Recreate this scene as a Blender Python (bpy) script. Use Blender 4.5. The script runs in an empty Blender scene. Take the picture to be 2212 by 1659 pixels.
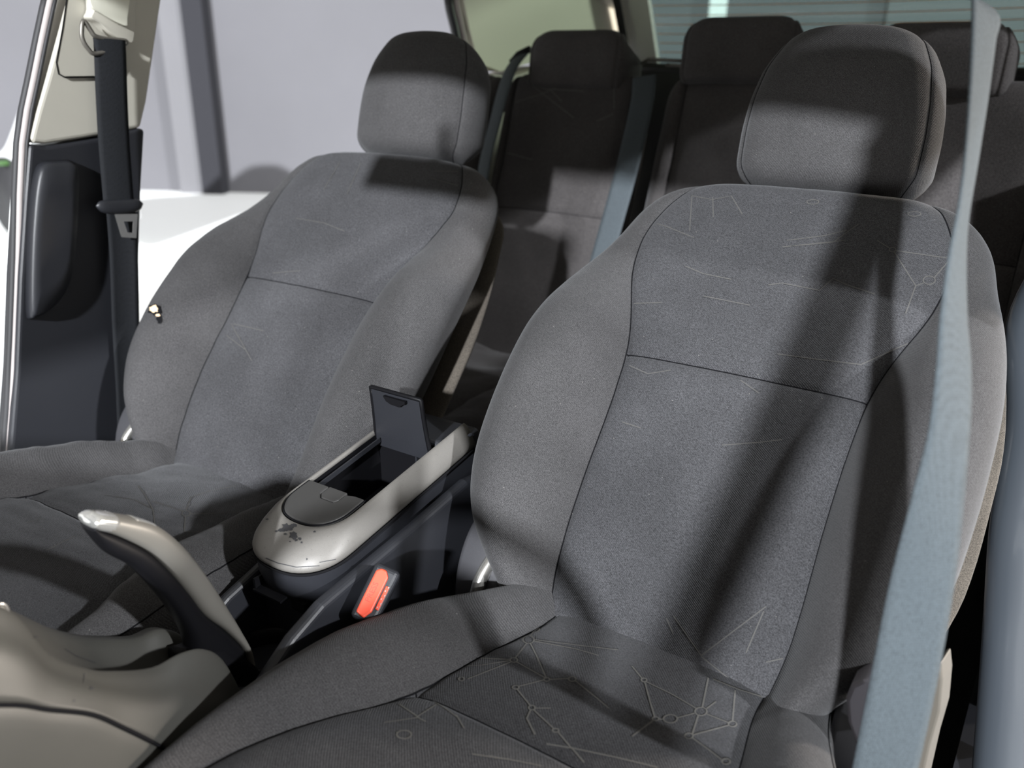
import bpy, bmesh, math, random
import numpy as np
from mathutils import Vector, Matrix
from mathutils.bvhtree import BVHTree
random.seed(4)
C = bpy.context.scene.collection
S = bpy.context.scene

# ---------------------------------------------------------------- camera, world, lights, exposure
FPX = 1864.0
CAMLOC = np.array([0.65, 0.0, 1.0])
def cam_axes(psi=33.93, pit=20.79, roll=0.25):
    y, p, r = map(math.radians, (psi, pit, roll))
    R = np.array([math.cos(y), math.sin(y), 0.0])
    F = np.array([-math.sin(y) * math.cos(p), math.cos(y) * math.cos(p), -math.sin(p)])
    U = np.cross(R, F)
    return R * math.cos(r) + U * math.sin(r), -R * math.sin(r) + U * math.cos(r), F
CR, CU, CF = cam_axes()
cd = bpy.data.cameras.new('camera')
cam = bpy.data.objects.new('camera', cd); C.objects.link(cam)
m = Matrix.Identity(4)
for i in range(3):
    m[i][0], m[i][1], m[i][2], m[i][3] = CR[i], CU[i], -CF[i], CAMLOC[i]
cam.matrix_world = m
cd.sensor_width = 36.0; cd.lens = FPX / 2212 * 36.0; cd.clip_start = 0.02
cd.dof.use_dof = True; cd.dof.focus_distance = 1.0; cd.dof.aperture_fstop = 4.0
S.camera = cam
S.view_settings.view_transform = 'Standard'; S.view_settings.look = 'None'
S.view_settings.gamma = 1.0; S.view_settings.exposure = 0.0
S.view_settings.use_curve_mapping = False

w = bpy.data.worlds.new('world'); S.world = w; w.use_nodes = True
bg = w.node_tree.nodes['Background']; bg.inputs[0].default_value = (1.0, 0.94, 0.88, 1); bg.inputs[1].default_value = 0.30

def sun(name, d, e, ang, col):
    l = bpy.data.lights.new(name, 'SUN'); l.energy = e; l.angle = math.radians(ang); l.color = col
    o = bpy.data.objects.new(name, l); C.objects.link(o)
    o.rotation_euler = Vector(d).to_track_quat('-Z', 'Y').to_euler(); o.location = Vector(d) * -6 + Vector((0, 0, 1))
    return o
sun('front_light', (-0.30, 1.0, -0.42), 8.4, 1.8, (0.93, 0.96, 1.0))
sun('side_light', (-1.0, 0.12, -0.48), 4.0, 2.0, (0.95, 0.97, 1.0))
sun('rear_light', (-0.75, -0.65, -0.14), 4.5, 6.0, (1.0, 0.89, 0.78))

# ---------------------------------------------------------------- helpers
def W(px, ax, val):
    d = (px[0] - 1106) / FPX * CR - (px[1] - 829.5) / FPX * CU + CF
    i = 'xyz'.index(ax)
    return CAMLOC + d * (val - CAMLOC[i]) / d[i]
def raydir(px):
    d = (px[0] - 1106) / FPX * CR - (px[1] - 829.5) / FPX * CU + CF
    return Vector(d).normalized()

def thing(name, label, cat, loc=(0, 0, 0), group=None):
    o = bpy.data.objects.new(name, None); C.objects.link(o); o.location = loc
    o.empty_display_size = 0.05
    o['label'] = label; o['category'] = cat
    if group: o['group'] = group
    return o
def tag(o, label, cat, group=None):
    o['label'] = label; o['category'] = cat
    if group: o['group'] = group
    return o
def struct(o, label=None):
    o['kind'] = 'structure'
    if label: o['label'] = label
    return o
def worldloc(p):
    v = Vector((0, 0, 0))
    while p is not None:
        v += p.location; p = p.parent
    return v
def obj(name, data, mat, parent=None, smooth=True, at=None):
    """data = (verts in world space, faces[, material indices]); one mesh object"""
    vs, fs = data[0], data[1]
    mi = data[2] if len(data) > 2 else None
    base = worldloc(parent) if parent else Vector((0, 0, 0))
    own = Vector((0, 0, 0))
    if parent is None and at is not None: own = Vector(at)
    me = bpy.data.meshes.new(name)
    me.from_pydata([tuple(Vector(v) - base - own) for v in vs], [], [tuple(f) for f in fs])
    mats = mat if isinstance(mat, (list, tuple)) else [mat]
    for mm in mats: me.materials.append(mm)
    if mi: me.polygons.foreach_set('material_index', mi)
    bm = bmesh.new(); bm.from_mesh(me); bmesh.ops.recalc_face_normals(bm, faces=bm.faces); bm.to_mesh(me); bm.free()
    me.polygons.foreach_set('use_smooth', [smooth] * len(me.polygons))
    me.update()
    o = bpy.data.objects.new(name, me); C.objects.link(o)
    if parent: o.parent = parent
    o.location = own
    return o
def wn(o):
    md = o.modifiers.new('edges', 'EDGE_SPLIT'); md.split_angle = math.radians(38); return o
def bevel(o, wd=0.004, seg=3):
    md = o.modifiers.new('bevel', 'BEVEL'); md.width = wd; md.segments = seg; md.limit_method = 'ANGLE'; md.angle_limit = math.radians(35)
    return o
def subsurf(o, n=2):
    md = o.modifiers.new('sub', 'SUBSURF'); md.levels = n; md.render_levels = n; return o
def join(*ds):
    V, Fc, M = [], [], []
    for k, d in enumerate(ds):
        n = len(V); V += list(d[0]); Fc += [tuple(i + n for i in f) for f in d[1]]
        M += list(d[2]) if len(d) > 2 else [0] * len(d[1])
    return V, Fc, M
def box(c, s, rot=None):
    """centre, full sizes, optional 3x3 Matrix"""
    V = []
    for x in (-.5, .5):
        for y in (-.5, .5):
            for z in (-.5, .5):
                v = Vector((x * s[0], y * s[1], z * s[2]))
                if rot is not None: v = rot @ v
                V.append(v + Vector(c))
    return V, [(0, 1, 3, 2), (4, 6, 7, 5), (0, 4, 5, 1), (2, 3, 7, 6), (0, 2, 6, 4), (1, 5, 7, 3)]
def prism(poly, ax, a, b):
    """poly: list of 3d points on a plane; extruded along axis ax from a to b (absolute coords)"""
    i = 'xyz'.index(ax); n = len(poly); V = []
    for val in (a, b):
        for p in poly:
            q = list(p); q[i] = val; V.append(Vector(q))
    return V, [tuple(range(n)), tuple(range(2 * n - 1, n - 1, -1))] + [(k, (k + 1) % n, n + (k + 1) % n, n + k) for k in range(n)]
def extr(poly, off):
    n = len(poly); off = Vector(off)
    V = [Vector(p) for p in poly] + [Vector(p) + off for p in poly]
    return V, [tuple(range(n)), tuple(range(2 * n - 1, n - 1, -1))] + [(k, (k + 1) % n, n + (k + 1) % n, n + k) for k in range(n)]
def cr(pts, n=8, closed=False):
    """Catmull-Rom resample"""
    P = [Vector(p) for p in pts]; out = []; m_ = len(P)
    rng = range(m_ if closed else m_ - 1)
    for i in rng:
        if closed: p0, p1, p2, p3 = P[(i - 1) % m_], P[i], P[(i + 1) % m_], P[(i + 2) % m_]
        else: p0, p1, p2, p3 = P[max(i - 1, 0)], P[i], P[i + 1], P[min(i + 2, m_ - 1)]
        for k in range(n):
            t = k / n
            out.append(0.5 * ((2 * p1) + (-p0 + p2) * t + (2 * p0 - 5 * p1 + 4 * p2 - p3) * t * t + (-p0 + 3 * p1 - 3 * p2 + p3) * t ** 3))
    if not closed: out.append(P[-1])
    return out
def tube(path, r, seg=10, closed=False, cap=True):
    P = [Vector(p) for p in path]; n = len(P); V = []; Fc = []
    rr = r if callable(r) else (lambda t: r)
    up = None
    for i, p in enumerate(P):
        if closed: t = P[(i + 1) % n] - P[i - 1]
        else: t = P[min(i + 1, n - 1)] - P[max(i - 1, 0)]
        t.normalize()
        if up is None: up = t.orthogonal().normalized()
        up = (up - t * up.dot(t)).normalized(); s = t.cross(up)
        for k in range(seg):
            a = 2 * math.pi * k / seg
            V.append(p + (up * math.cos(a) + s * math.sin(a)) * rr(i / (n - 1)))
    for i in range(n if closed else n - 1):
        for k in range(seg):
            j = (i + 1) % n
            Fc.append((i * seg + k, i * seg + (k + 1) % seg, j * seg + (k + 1) % seg, j * seg + k))
    if cap and not closed: Fc += [tuple(range(seg))[::-1], tuple((n - 1) * seg + k for k in range(seg))]
    return V, Fc
def loft(rings, closed=True, caps=True):
    n = len(rings[0]); V = [Vector(p) for r in rings for p in r]; Fc = []
    for i in range(len(rings) - 1):
        for k in range(n if closed else n - 1):
            Fc.append((i * n + k, i * n + (k + 1) % n, (i + 1) * n + (k + 1) % n, (i + 1) * n + k))
    if caps: Fc += [tuple(range(n))[::-1], tuple((len(rings) - 1) * n + k for k in range(n))]
    return V, Fc
def strap(pts, dirs, wd, th=0.0012, n=10, nw=6, curl=0.0):
    """webbing: centre points, width directions -> closed thin band with real thickness"""
    m_ = len(pts)
    P = cr(pts, n); D = cr(dirs, n); rings = []
    ws = wd if isinstance(wd, (list, tuple)) else [wd] * m_
    Wd = [v.x for v in cr([(x, 0, 0) for x in ws], n)]
    for i, p in enumerate(P):
        t = (P[min(i + 1, len(P) - 1)] - P[max(i - 1, 0)]).normalized()
        d = D[i]; d = (d - t * d.dot(t)).normalized(); nn = t.cross(d).normalized()
        top = []; bot = []
        for k in range(nw + 1):
            u = k / nw - .5
            q = p + d * (u * Wd[i]) + nn * (curl * (0.25 - u * u) * 4)
            top.append(q + nn * th / 2); bot.append(q - nn * th / 2)
        rings.append(top + bot[::-1])
    return loft(rings)
def lerp_tab(tab, x):
    xs = [a for a, _ in tab]; ys = [b for _, b in tab]
    if xs[0] > xs[-1]: xs, ys = xs[::-1], ys[::-1]
    return float(np.interp(x, xs, ys))
def smooth_tab(tab):
    """monotone-ish smooth interpolation: linear table blurred"""
    xs = np.array([a for a, _ in tab], float); ys = np.array([b for _, b in tab], float)
    if xs[0] > xs[-1]: xs, ys = xs[::-1], ys[::-1]
    g = np.linspace(xs[0], xs[-1], 400); v = np.interp(g, xs, ys)
    k = 25; ker = np.hanning(2 * k + 1); ker /= ker.sum()
    vp = np.concatenate([2 * v[0] - v[k:0:-1], v, 2 * v[-1] - v[-2:-k - 2:-1]])
    v2 = np.convolve(vp, ker, 'valid')
    return lambda x: float(np.interp(x, g, v2))

# ---------------------------------------------------------------- materials
def nodes(name):
    m_ = bpy.data.materials.new(name); m_.use_nodes = True
    nt = m_.node_tree; return m_, nt, nt.nodes['Principled BSDF']
def plain(name, col, rough=0.5, metal=0.0, spec=0.5, bump=0.0, bscale=800, var=0.0, coat=0.0, vscale=12):
    m_, nt, b = nodes(name)
    b.inputs['Base Color'].default_value = (*col, 1); b.inputs['Roughness'].default_value = rough
    b.inputs['Metallic'].default_value = metal; b.inputs['Specular IOR Level'].default_value = spec
    b.inputs['Coat Weight'].default_value = coat
    tc = nt.nodes.new('ShaderNodeTexCoord')
    if bump:
        n = nt.nodes.new('ShaderNodeTexNoise'); n.inputs['Scale'].default_value = bscale; n.inputs['Detail'].default_value = 2
        nt.links.new(tc.outputs['Object'], n.inputs['Vector'])
        bp = nt.nodes.new('ShaderNodeBump'); bp.inputs['Strength'].default_value = bump; bp.inputs['Distance'].default_value = 0.0006
        nt.links.new(n.outputs['Fac'], bp.inputs['Height']); nt.links.new(bp.outputs['Normal'], b.inputs['Normal'])
    if var:
        n2 = nt.nodes.new('ShaderNodeTexNoise'); n2.inputs['Scale'].default_value = vscale; n2.inputs['Detail'].default_value = 5
        nt.links.new(tc.outputs['Object'], n2.inputs['Vector'])
        r = nt.nodes.new('ShaderNodeValToRGB'); c0 = tuple(max(0, c * (1 - var)) for c in col); c1 = tuple(min(1, c * (1 + var)) for c in col)
        r.color_ramp.elements[0].position = 0.35; r.color_ramp.elements[0].color = (*c0, 1)
        r.color_ramp.elements[1].position = 0.68; r.color_ramp.elements[1].color = (*c1, 1)
        nt.links.new(n2.outputs['Fac'], r.inputs['Fac']); nt.links.new(r.outputs['Color'], b.inputs['Base Color'])
    return m_
def fabric(name, col, col2=None, sheen=0.10, weave=900, lint=True, bump=0.5):
    m_, nt, b = nodes(name); L = nt.links.new
    b.inputs['Roughness'].default_value = 0.92; b.inputs['Specular IOR Level'].default_value = 0.25
    b.inputs['Sheen Weight'].default_value = sheen; b.inputs['Sheen Roughness'].default_value = 0.45
    b.inputs['Sheen Tint'].default_value = (0.85, 0.87, 0.9, 1)
    tc = nt.nodes.new('ShaderNodeTexCoord')
    n = nt.nodes.new('ShaderNodeTexNoise'); n.inputs['Scale'].default_value = weave; n.inputs['Detail'].default_value = 3; n.inputs['Roughness'].default_value = 0.7
    L(tc.outputs['Object'], n.inputs['Vector'])
    big = nt.nodes.new('ShaderNodeTexNoise'); big.inputs['Scale'].default_value = 9; big.inputs['Detail'].default_value = 4
    L(tc.outputs['Object'], big.inputs['Vector'])
    r = nt.nodes.new('ShaderNodeValToRGB')
    c2 = col2 or tuple(c * 1.75 for c in col)
    r.color_ramp.elements[0].position = 0.36; r.color_ramp.elements[0].color = (*[c * 0.55 for c in col], 1)
    r.color_ramp.elements[1].position = 0.66; r.color_ramp.elements[1].color = (*c2, 1)
    L(n.outputs['Fac'], r.inputs['Fac'])
    mr = nt.nodes.new('ShaderNodeMapRange'); mr.inputs[1].default_value = 0.3; mr.inputs[2].default_value = 0.7; mr.inputs[3].default_value = 0.85; mr.inputs[4].default_value = 1.17
    L(big.outputs['Fac'], mr.inputs[0])
    mx = nt.nodes.new('ShaderNodeMix'); mx.data_type = 'RGBA'; mx.blend_type = 'MULTIPLY'; mx.inputs[0].default_value = 1
    L(r.outputs['Color'], mx.inputs[6]); L(mr.outputs[0], mx.inputs[7])
    last = mx.outputs[2]
    if lint:
        v = nt.nodes.new('ShaderNodeTexVoronoi'); v.inputs['Scale'].default_value = 95; L(tc.outputs['Object'], v.inputs['Vector'])
        lt = nt.nodes.new('ShaderNodeMath'); lt.operation = 'LESS_THAN'; lt.inputs[1].default_value = 0.045; L(v.outputs['Distance'], lt.inputs[0])
        sx = nt.nodes.new('ShaderNodeSeparateColor'); L(v.outputs['Color'], sx.inputs[0])
        g2 = nt.nodes.new('ShaderNodeMath'); g2.operation = 'GREATER_THAN'; g2.inputs[1].default_value = 0.72; L(sx.outputs[0], g2.inputs[0])
        mu = nt.nodes.new('ShaderNodeMath'); mu.operation = 'MULTIPLY'; L(lt.outputs[0], mu.inputs[0]); L(g2.outputs[0], mu.inputs[1])
        m2 = nt.nodes.new('ShaderNodeMix'); m2.data_type = 'RGBA'; L(mu.outputs[0], m2.inputs[0]); L(last, m2.inputs[6]); m2.inputs[7].default_value = (0.20, 0.19, 0.175, 1)
        last = m2.outputs[2]
    L(last, b.inputs['Base Color'])
    wv = nt.nodes.new('ShaderNodeTexWave'); wv.inputs['Scale'].default_value = 190; wv.bands_direction = 'DIAGONAL'; wv.inputs['Distortion'].default_value = 1.0
    L(tc.outputs['Object'], wv.inputs['Vector'])
    ad = nt.nodes.new('ShaderNodeMath'); ad.operation = 'ADD'; L(wv.outputs['Fac'], ad.inputs[0]); L(n.outputs['Fac'], ad.inputs[1])
    bp = nt.nodes.new('ShaderNodeBump'); bp.inputs['Strength'].default_value = bump; bp.inputs['Distance'].default_value = 0.0005
    L(ad.outputs[0], bp.inputs['Height']); L(bp.outputs['Normal'], b.inputs['Normal'])
    return m_
def webbing(name, col, scale=600):
    m_, nt, b = nodes(name); L = nt.links.new
    b.inputs['Roughness'].default_value = 0.8; b.inputs['Specular IOR Level'].default_value = 0.25
    tc = nt.nodes.new('ShaderNodeTexCoord')
    v = nt.nodes.new('ShaderNodeTexVoronoi'); v.inputs['Scale'].default_value = scale; v.inputs['Randomness'].default_value = 0.5
    mp = nt.nodes.new('ShaderNodeMapping'); mp.inputs['Scale'].default_value = (1.3, 1.0, 0.8); mp.inputs['Rotation'].default_value = (0.3, 0.2, 0.5)
    L(tc.outputs['Object'], mp.inputs[0]); L(mp.outputs[0], v.inputs['Vector'])
    r = nt.nodes.new('ShaderNodeValToRGB'); r.color_ramp.elements[0].color = (*[min(1, c * 1.5) for c in col], 1); r.color_ramp.elements[1].color = (*[c * 0.5 for c in col], 1)
    r.color_ramp.elements[0].position = 0.0; r.color_ramp.elements[1].position = 1.0
    L(v.outputs['Distance'], r.inputs['Fac']); L(r.outputs['Color'], b.inputs['Base Color'])
    bp = nt.nodes.new('ShaderNodeBump'); bp.inputs['Strength'].default_value = 0.5; bp.inputs['Distance'].default_value = 0.0006; bp.invert = True
    L(v.outputs['Distance'], bp.inputs['Height']); L(bp.outputs['Normal'], b.inputs['Normal'])
    return m_
def spotted(name, col, dark, rough=0.35, metal=0.0):
    """silver paint with worn dark specks"""
    m_, nt, b = nodes(name); L = nt.links.new
    b.inputs['Roughness'].default_value = rough; b.inputs['Metallic'].default_value = metal
    tc = nt.nodes.new('ShaderNodeTexCoord')
    n = nt.nodes.new('ShaderNodeTexNoise'); n.inputs['Scale'].default_value = 420; n.inputs['Detail'].default_value = 4; L(tc.outputs['Object'], n.inputs['Vector'])
    r = nt.nodes.new('ShaderNodeValToRGB'); r.color_ramp.elements[0].position = 0.27; r.color_ramp.elements[0].color = (*dark, 1)
    r.color_ramp.elements[1].position = 0.34; r.color_ramp.elements[1].color = (*col, 1); L(n.outputs['Fac'], r.inputs['Fac'])
    g = nt.nodes.new('ShaderNodeTexNoise'); g.inputs['Scale'].default_value = 1800; L(tc.outputs['Object'], g.inputs['Vector'])
    mr = nt.nodes.new('ShaderNodeMapRange'); mr.inputs[3].default_value = 0.72; mr.inputs[4].default_value = 1.28; L(g.outputs['Fac'], mr.inputs[0])
    mx = nt.nodes.new('ShaderNodeMix'); mx.data_type = 'RGBA'; mx.blend_type = 'MULTIPLY'; mx.inputs[0].default_value = 1
    L(r.outputs['Color'], mx.inputs[6]); L(mr.outputs[0], mx.inputs[7]); L(mx.outputs[2], b.inputs['Base Color'])
    return m_
FAB = fabric('charcoal_fabric', (0.040, 0.039, 0.040))
FABI = fabric('charcoal_insert_fabric', (0.040, 0.040, 0.043), weave=700)
FABR = fabric('rear_fabric', (0.038, 0.035, 0.035), lint=False, weave=600)
LINE2 = plain('faint_pattern_thread', (0.085, 0.083, 0.08), 0.9, spec=0.1)
LINE = plain('pattern_thread', (0.13, 0.127, 0.12), 0.9, spec=0.1)
SEAM = plain('seam_thread', (0.006, 0.006, 0.007), 0.9, spec=0.1)
PLD = plain('dark_plastic', (0.017, 0.018, 0.022), 0.42, bump=0.25, bscale=1500)
PLC = plain('charcoal_plastic', (0.045, 0.045, 0.050), 0.5, bump=0.3, bscale=1500)
PLB = plain('black_plastic', (0.004, 0.004, 0.005), 0.5, spec=.15, bump=0.15)
PLG = plain('grey_green_plastic', (0.048, 0.047, 0.042), 0.5, bump=0.1, var=0.05)
SILV = spotted('worn_silver_paint', (0.165, 0.157, 0.145), (0.12, 0.11, 0.10), rough=0.48, metal=0.2)
SILV2 = plain('silver_paint', (0.14, 0.134, 0.12), 0.42, metal=0.2, bump=0.05)
LIDG = spotted('grained_grey_plastic', (0.036, 0.035, 0.034), (0.02, 0.02, 0.02), rough=0.55)
STAIN = plain('dark_worn_spot', (0.030, 0.030, 0.033), 0.6)
CHR = plain('steel', (0.62, 0.61, 0.58), 0.25, metal=0.9)
BEI = plain('beige_plastic', (0.47, 0.45, 0.39), 0.55, bump=0.15, var=0.03)
BEI2 = plain('light_beige_plastic', (0.66, 0.65, 0.55), 0.6, bump=0.1)
HEAD = plain('headliner', (0.60, 0.58, 0.52), 0.9)
RED = plain('red_button', (0.72, 0.075, 0.035), 0.4)
DKWEB = webbing('dark_grey_webbing', (0.045, 0.055, 0.062))
BLKWEB = webbing('black_webbing', (0.007, 0.008, 0.010))
GRYWEB = webbing('grey_blue_webbing', (0.050, 0.062, 0.070))
WHT = plain('white_body_paint', (0.82, 0.83, 0.82), 0.25, coat=0.5)
RUB = plain('rubber_seal', (0.02, 0.02, 0.022), 0.6)
SEALL = plain('light_seal', (0.40, 0.36, 0.35), 0.7)
WALLM = plain('grey_wall_paint', (0.104, 0.102, 0.110), 0.9, var=0.03, vscale=1.2)
WALLL = plain('light_panel_paint', (0.125, 0.123, 0.13), 0.9, var=0.02, vscale=2)
WALLD = plain('dark_panel_edge', (0.014, 0.014, 0.018), 0.9)
FLR = plain('white_floor', (0.90, 0.91, 0.89), 0.6)
FOAM = plain('exposed_foam', (0.75, 0.56, 0.36), 0.9, bump=0.8, bscale=600)
CARP = plain('dark_carpet', (0.012, 0.012, 0.014), 0.95)
CLEAR = plain('chrome_button', (0.75, 0.75, 0.72), 0.12, metal=0.8)
BACKP = fabric('warm_back_panel', (0.06, 0.052, 0.043), lint=False)
def glass(name, tint, gl=0.06):
    m_ = bpy.data.materials.new(name); m_.use_nodes = True; nt = m_.node_tree; nt.nodes.clear()
    o = nt.nodes.new('ShaderNodeOutputMaterial'); t = nt.nodes.new('ShaderNodeBsdfTransparent'); t.inputs[0].default_value = (*tint, 1)
    g = nt.nodes.new('ShaderNodeBsdfGlossy'); g.inputs[1].default_value = 0.05
    mx = nt.nodes.new('ShaderNodeMixShader'); mx.inputs[0].default_value = gl
    nt.links.new(t.outputs[0], mx.inputs[1]); nt.links.new(g.outputs[0], mx.inputs[2]); nt.links.new(mx.outputs[0], o.inputs[0])
    return m_
TINT = glass('tinted_glass', (0.52, 0.60, 0.57))
ORNG = plain('orange_heating_wire', (0.95, 0.42, 0.14), 0.5)

# ---------------------------------------------------------------- car shell and the garage around it
def seg_at(px, d=(0, 0, 0)): return W(px, 'z', -0.3)
fl = obj('floor', prism([(-16, -6, 0), (8, -6, 0), (8, 16, 0), (-16, 16, 0)], 'z', -0.34, -0.30), FLR, smooth=False); struct(fl)
WA = Vector(W((300, 411), 'z', -0.3)); WB = Vector(W((700, 420), 'z', -0.3))
wd_ = (WB - WA); wd_.z = 0; wd_.normalize(); wn_ = Vector((-wd_.y, wd_.x, 0))      # wn_ points away from the car
def wallpt(px):  # where a view ray at that column meets the wall's foot line (used once, to read the panel spacing)
    d = Vector(W((px, 415), 'z', -0.3)); t = (d - WA).dot(wd_); return t
def wallbox(t0, t1, z0, z1, d0, d1):
    P = [WA + wd_ * t0 + wn_ * d0, WA + wd_ * t1 + wn_ * d0, WA + wd_ * t1 + wn_ * d1, WA + wd_ * t0 + wn_ * d1]
    return prism(P, 'z', z0, z1)
struct(obj('wall_back', wallbox(-8, 16, -0.3, 4.5, 0.0, 0.2), WALLM, smooth=False))
tA = wallpt(398); tB = wallpt(452); tC = wallpt(497)
p_ = obj('trim_1', wallbox(tA, tB, -0.3, 4.5, -0.12, 0.0), WALLL, smooth=False); struct(p_)
p_ = obj('trim_2', wallbox(tB, tC, -0.3, 4.5, -0.16, 0.0), WALLD, smooth=False); struct(p_)
for i, (a, b, mm) in enumerate([(5.6, 5.75, WHT), (7.1, 9.5, WALLL), (10.2, 10.9, WALLD)]):
    struct(obj('trim_%d' % (i + 3), wallbox(a, b, -0.3, 4.5, -0.1, 0.0), mm, smooth=False))

# roof, header, pillars of the car (the roof shades the cabin)
XR = 0.70
roof = obj('ceiling', loft([[Vector((x, y, 1.27 + 0.05 * (1 - (x / .66) ** 2) - 0.03 * max(0, y - 1.6) ** 2 + t)) for x in (-.66, -.4, -.15, .15, .4, .66)] for t in (0,) for y in (0.32, 0.75, 1.1, 1.5, 2.0, 2.5)], closed=False, caps=False), HEAD)
struct(roof, 'pale headliner of the car roof'); md = roof.modifiers.new('thick', 'SOLIDIFY'); md.thickness = 0.03; md.offset = 1
cf = obj('carpet', prism([(-.68, -.7, 0), (.68, -.7, 0), (.68, 2.5, 0), (-.68, 2.5, 0)], 'z', -0.02, 0.0), CARP, smooth=False); struct(cf)
for s in (-1, 1):
    o = obj('trim_roof_rail', tube([(s * .68, .32, 1.235), (s * .69, .8, 1.25), (s * .68, 1.4, 1.25), (s * .66, 2.1, 1.22), (s * .64, 2.45, 1.17)], 0.04, 12), BEI); struct(o)
    o = obj('trim_a_pillar', tube([(s * .68, .34, 1.235), (s * .72, -.1, 1.08), (s * .76, -.75, .82)], 0.034, 12), BEI); struct(o)
    o = obj('sill', prism([(s * .64, -.6, 0), (s * .64, 2.0, 0), (s * .78, 2.0, 0), (s * .78, -.6, 0)], 'z', -0.22, 0.10), PLD, smooth=False); struct(o)

# ---------------------------------------------------------------- upholstered cushion bodies
from mathutils import noise as mnoise
T_IN = [0, .1, .2, .3, .4, .5, .58, .66, .74, .8, .85, .89, .92, .945, .96, .972, .982, .991, 1.0]
T_SIDE = [1.012, 1.025, 1.04, 1.06, 1.09, 1.13, 1.18, 1.24, 1.3, 1.37, 1.44, 1.5, 1.56, 1.62, 1.68, 1.74, 1.79, 1.84, 1.88, 1.915, 1.945, 1.968, 1.985, 1.995, 2.0]
T_HALF = T_IN + T_SIDE
T_ALL = [-t for t in T_HALF[:0:-1]] + T_HALF
def curve_fn(pts):
    P = [Vector((0, a, b)) for a, b in pts]
    n = 16; Q = cr(P, n)
    def f(s):
        s = max(0, min(len(P) - 1, s)); k = s * n; i = min(int(k), len(Q) - 2); fr = k - i
        p = Q[i].lerp(Q[i + 1], fr)
        a = Q[max(i - 2, 0)]; b = Q[min(i + 3, len(Q) - 1)]
        t = (b - a).normalized()
        return p, Vector((0, -t.z, t.y))
    return f
def pillow(cx, cf_, srange, W_, xs_, pf, pmid, pb, q=5.0, e0=0.0, e1=0.0, wob=0.0, seed=0, taper=0.0, lr=(1.0, 1.0)):
    """rings of a stuffed body; returns rings, svals. pf(s, x, W, xs)->front offset. e0/e1: rounding length (in metres) at both ends"""
    pts = [cf_(s)[0] for s in srange]
    arc = [0]
    for i in range(1, len(pts)): arc.append(arc[-1] + (pts[i] - pts[i - 1]).length)
    rings = []
    for i, s in enumerate(srange):
        p, nn = cf_(s); Wd = W_(s); xs = xs_(s); pm = pmid(s) if callable(pmid) else pmid
        es = 1.0
        if e0 and arc[i] < e0: es = math.sqrt(max(0, 1 - (1 - arc[i] / e0) ** 2))
        if e1 and arc[-1] - arc[i] < e1: es *= math.sqrt(max(0, 1 - (1 - (arc[-1] - arc[i]) / e1) ** 2))
        fr, bk = [], []
        for t in T_ALL:
            a = abs(t); sg = 1 if t >= 0 else -1
            x = a * xs if a <= 1 else xs + (a - 1) * (Wd - xs)
            u = min(1, x / Wd); e = math.sqrt(max(0, 1 - u ** q)) * es
            pfv = pf(s, x * sg, Wd, xs)
            d = abs(x - xs)
            g = 0.0032 * math.exp(-(d / .0035) ** 2) + 0.0035 * math.exp(-(d / .016) ** 2)
            if wob: pfv += wob * (mnoise.noise(Vector((x * sg * 14 + seed, s * 2.2, seed))) + 0.5 * mnoise.noise(Vector((x * sg * 40 + seed, s * 6, seed + 3))))
            q1 = pm + (pfv - g - pm) * e; q2 = pm + (pb - pm) * e
            x *= 1 + (lr[1 if sg > 0 else 0] - 1) * (x / Wd)
            xx = cx + x * sg
            fr.append(Vector((xx, 0, 0)) + p + nn * q1); bk.append(Vector((cx + x * sg * (1 - taper * e), 0, 0)) + p + nn * q2)
        rings.append(fr + bk[-2:0:-1])
    return rings
NF = len(T_ALL); NMID = len(T_HALF) - 1
NI = len(T_IN) - 1
def split(rings, cls):
    """cls(i, k) -> key for the quad between ring i,i+1 and column k,k+1 ; returns dict key->(V,F)"""
    n = len(rings[0]); out = {}
    for i in range(len(rings) - 1):
        for k in range(n):
            key = cls(i, k)
            V, Fc, ix = out.setdefault(key, ([], [], {}))
            f = []
            for (a, b) in ((i, k), (i, (k + 1) % n), (i + 1, (k + 1) % n), (i + 1, k)):
                b %= n
                if (a, b) not in ix: ix[(a, b)] = len(V); V.append(rings[a][b])
                f.append(ix[(a, b)])
            Fc.append(tuple(f))
    for key, a in ((cls(0, n - 3), 0), (cls(len(rings) - 2, n - 3), len(rings) - 1)):
        V, Fc, ix = out[key]; b0 = len(V); V += rings[a]; Fc.append(tuple(range(b0, b0 + n)))
    return {k: (v[0], v[1]) for k, v in out.items()}
def is_in(k): return NMID - NI <= k < NMID + NI
def frange(a, b, n): return [a + (b - a) * i / n for i in range(n + 1)]
def seam_line(rings, k, i0, i1, r=0.0010):
    return tube([rings[i][k] for i in range(i0, i1 + 1)], r, 5)
def bvh_of(*ds):
    V, Fc, _ = join(*ds); return BVHTree.FromPolygons([tuple(v) for v in V], Fc)
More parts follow.
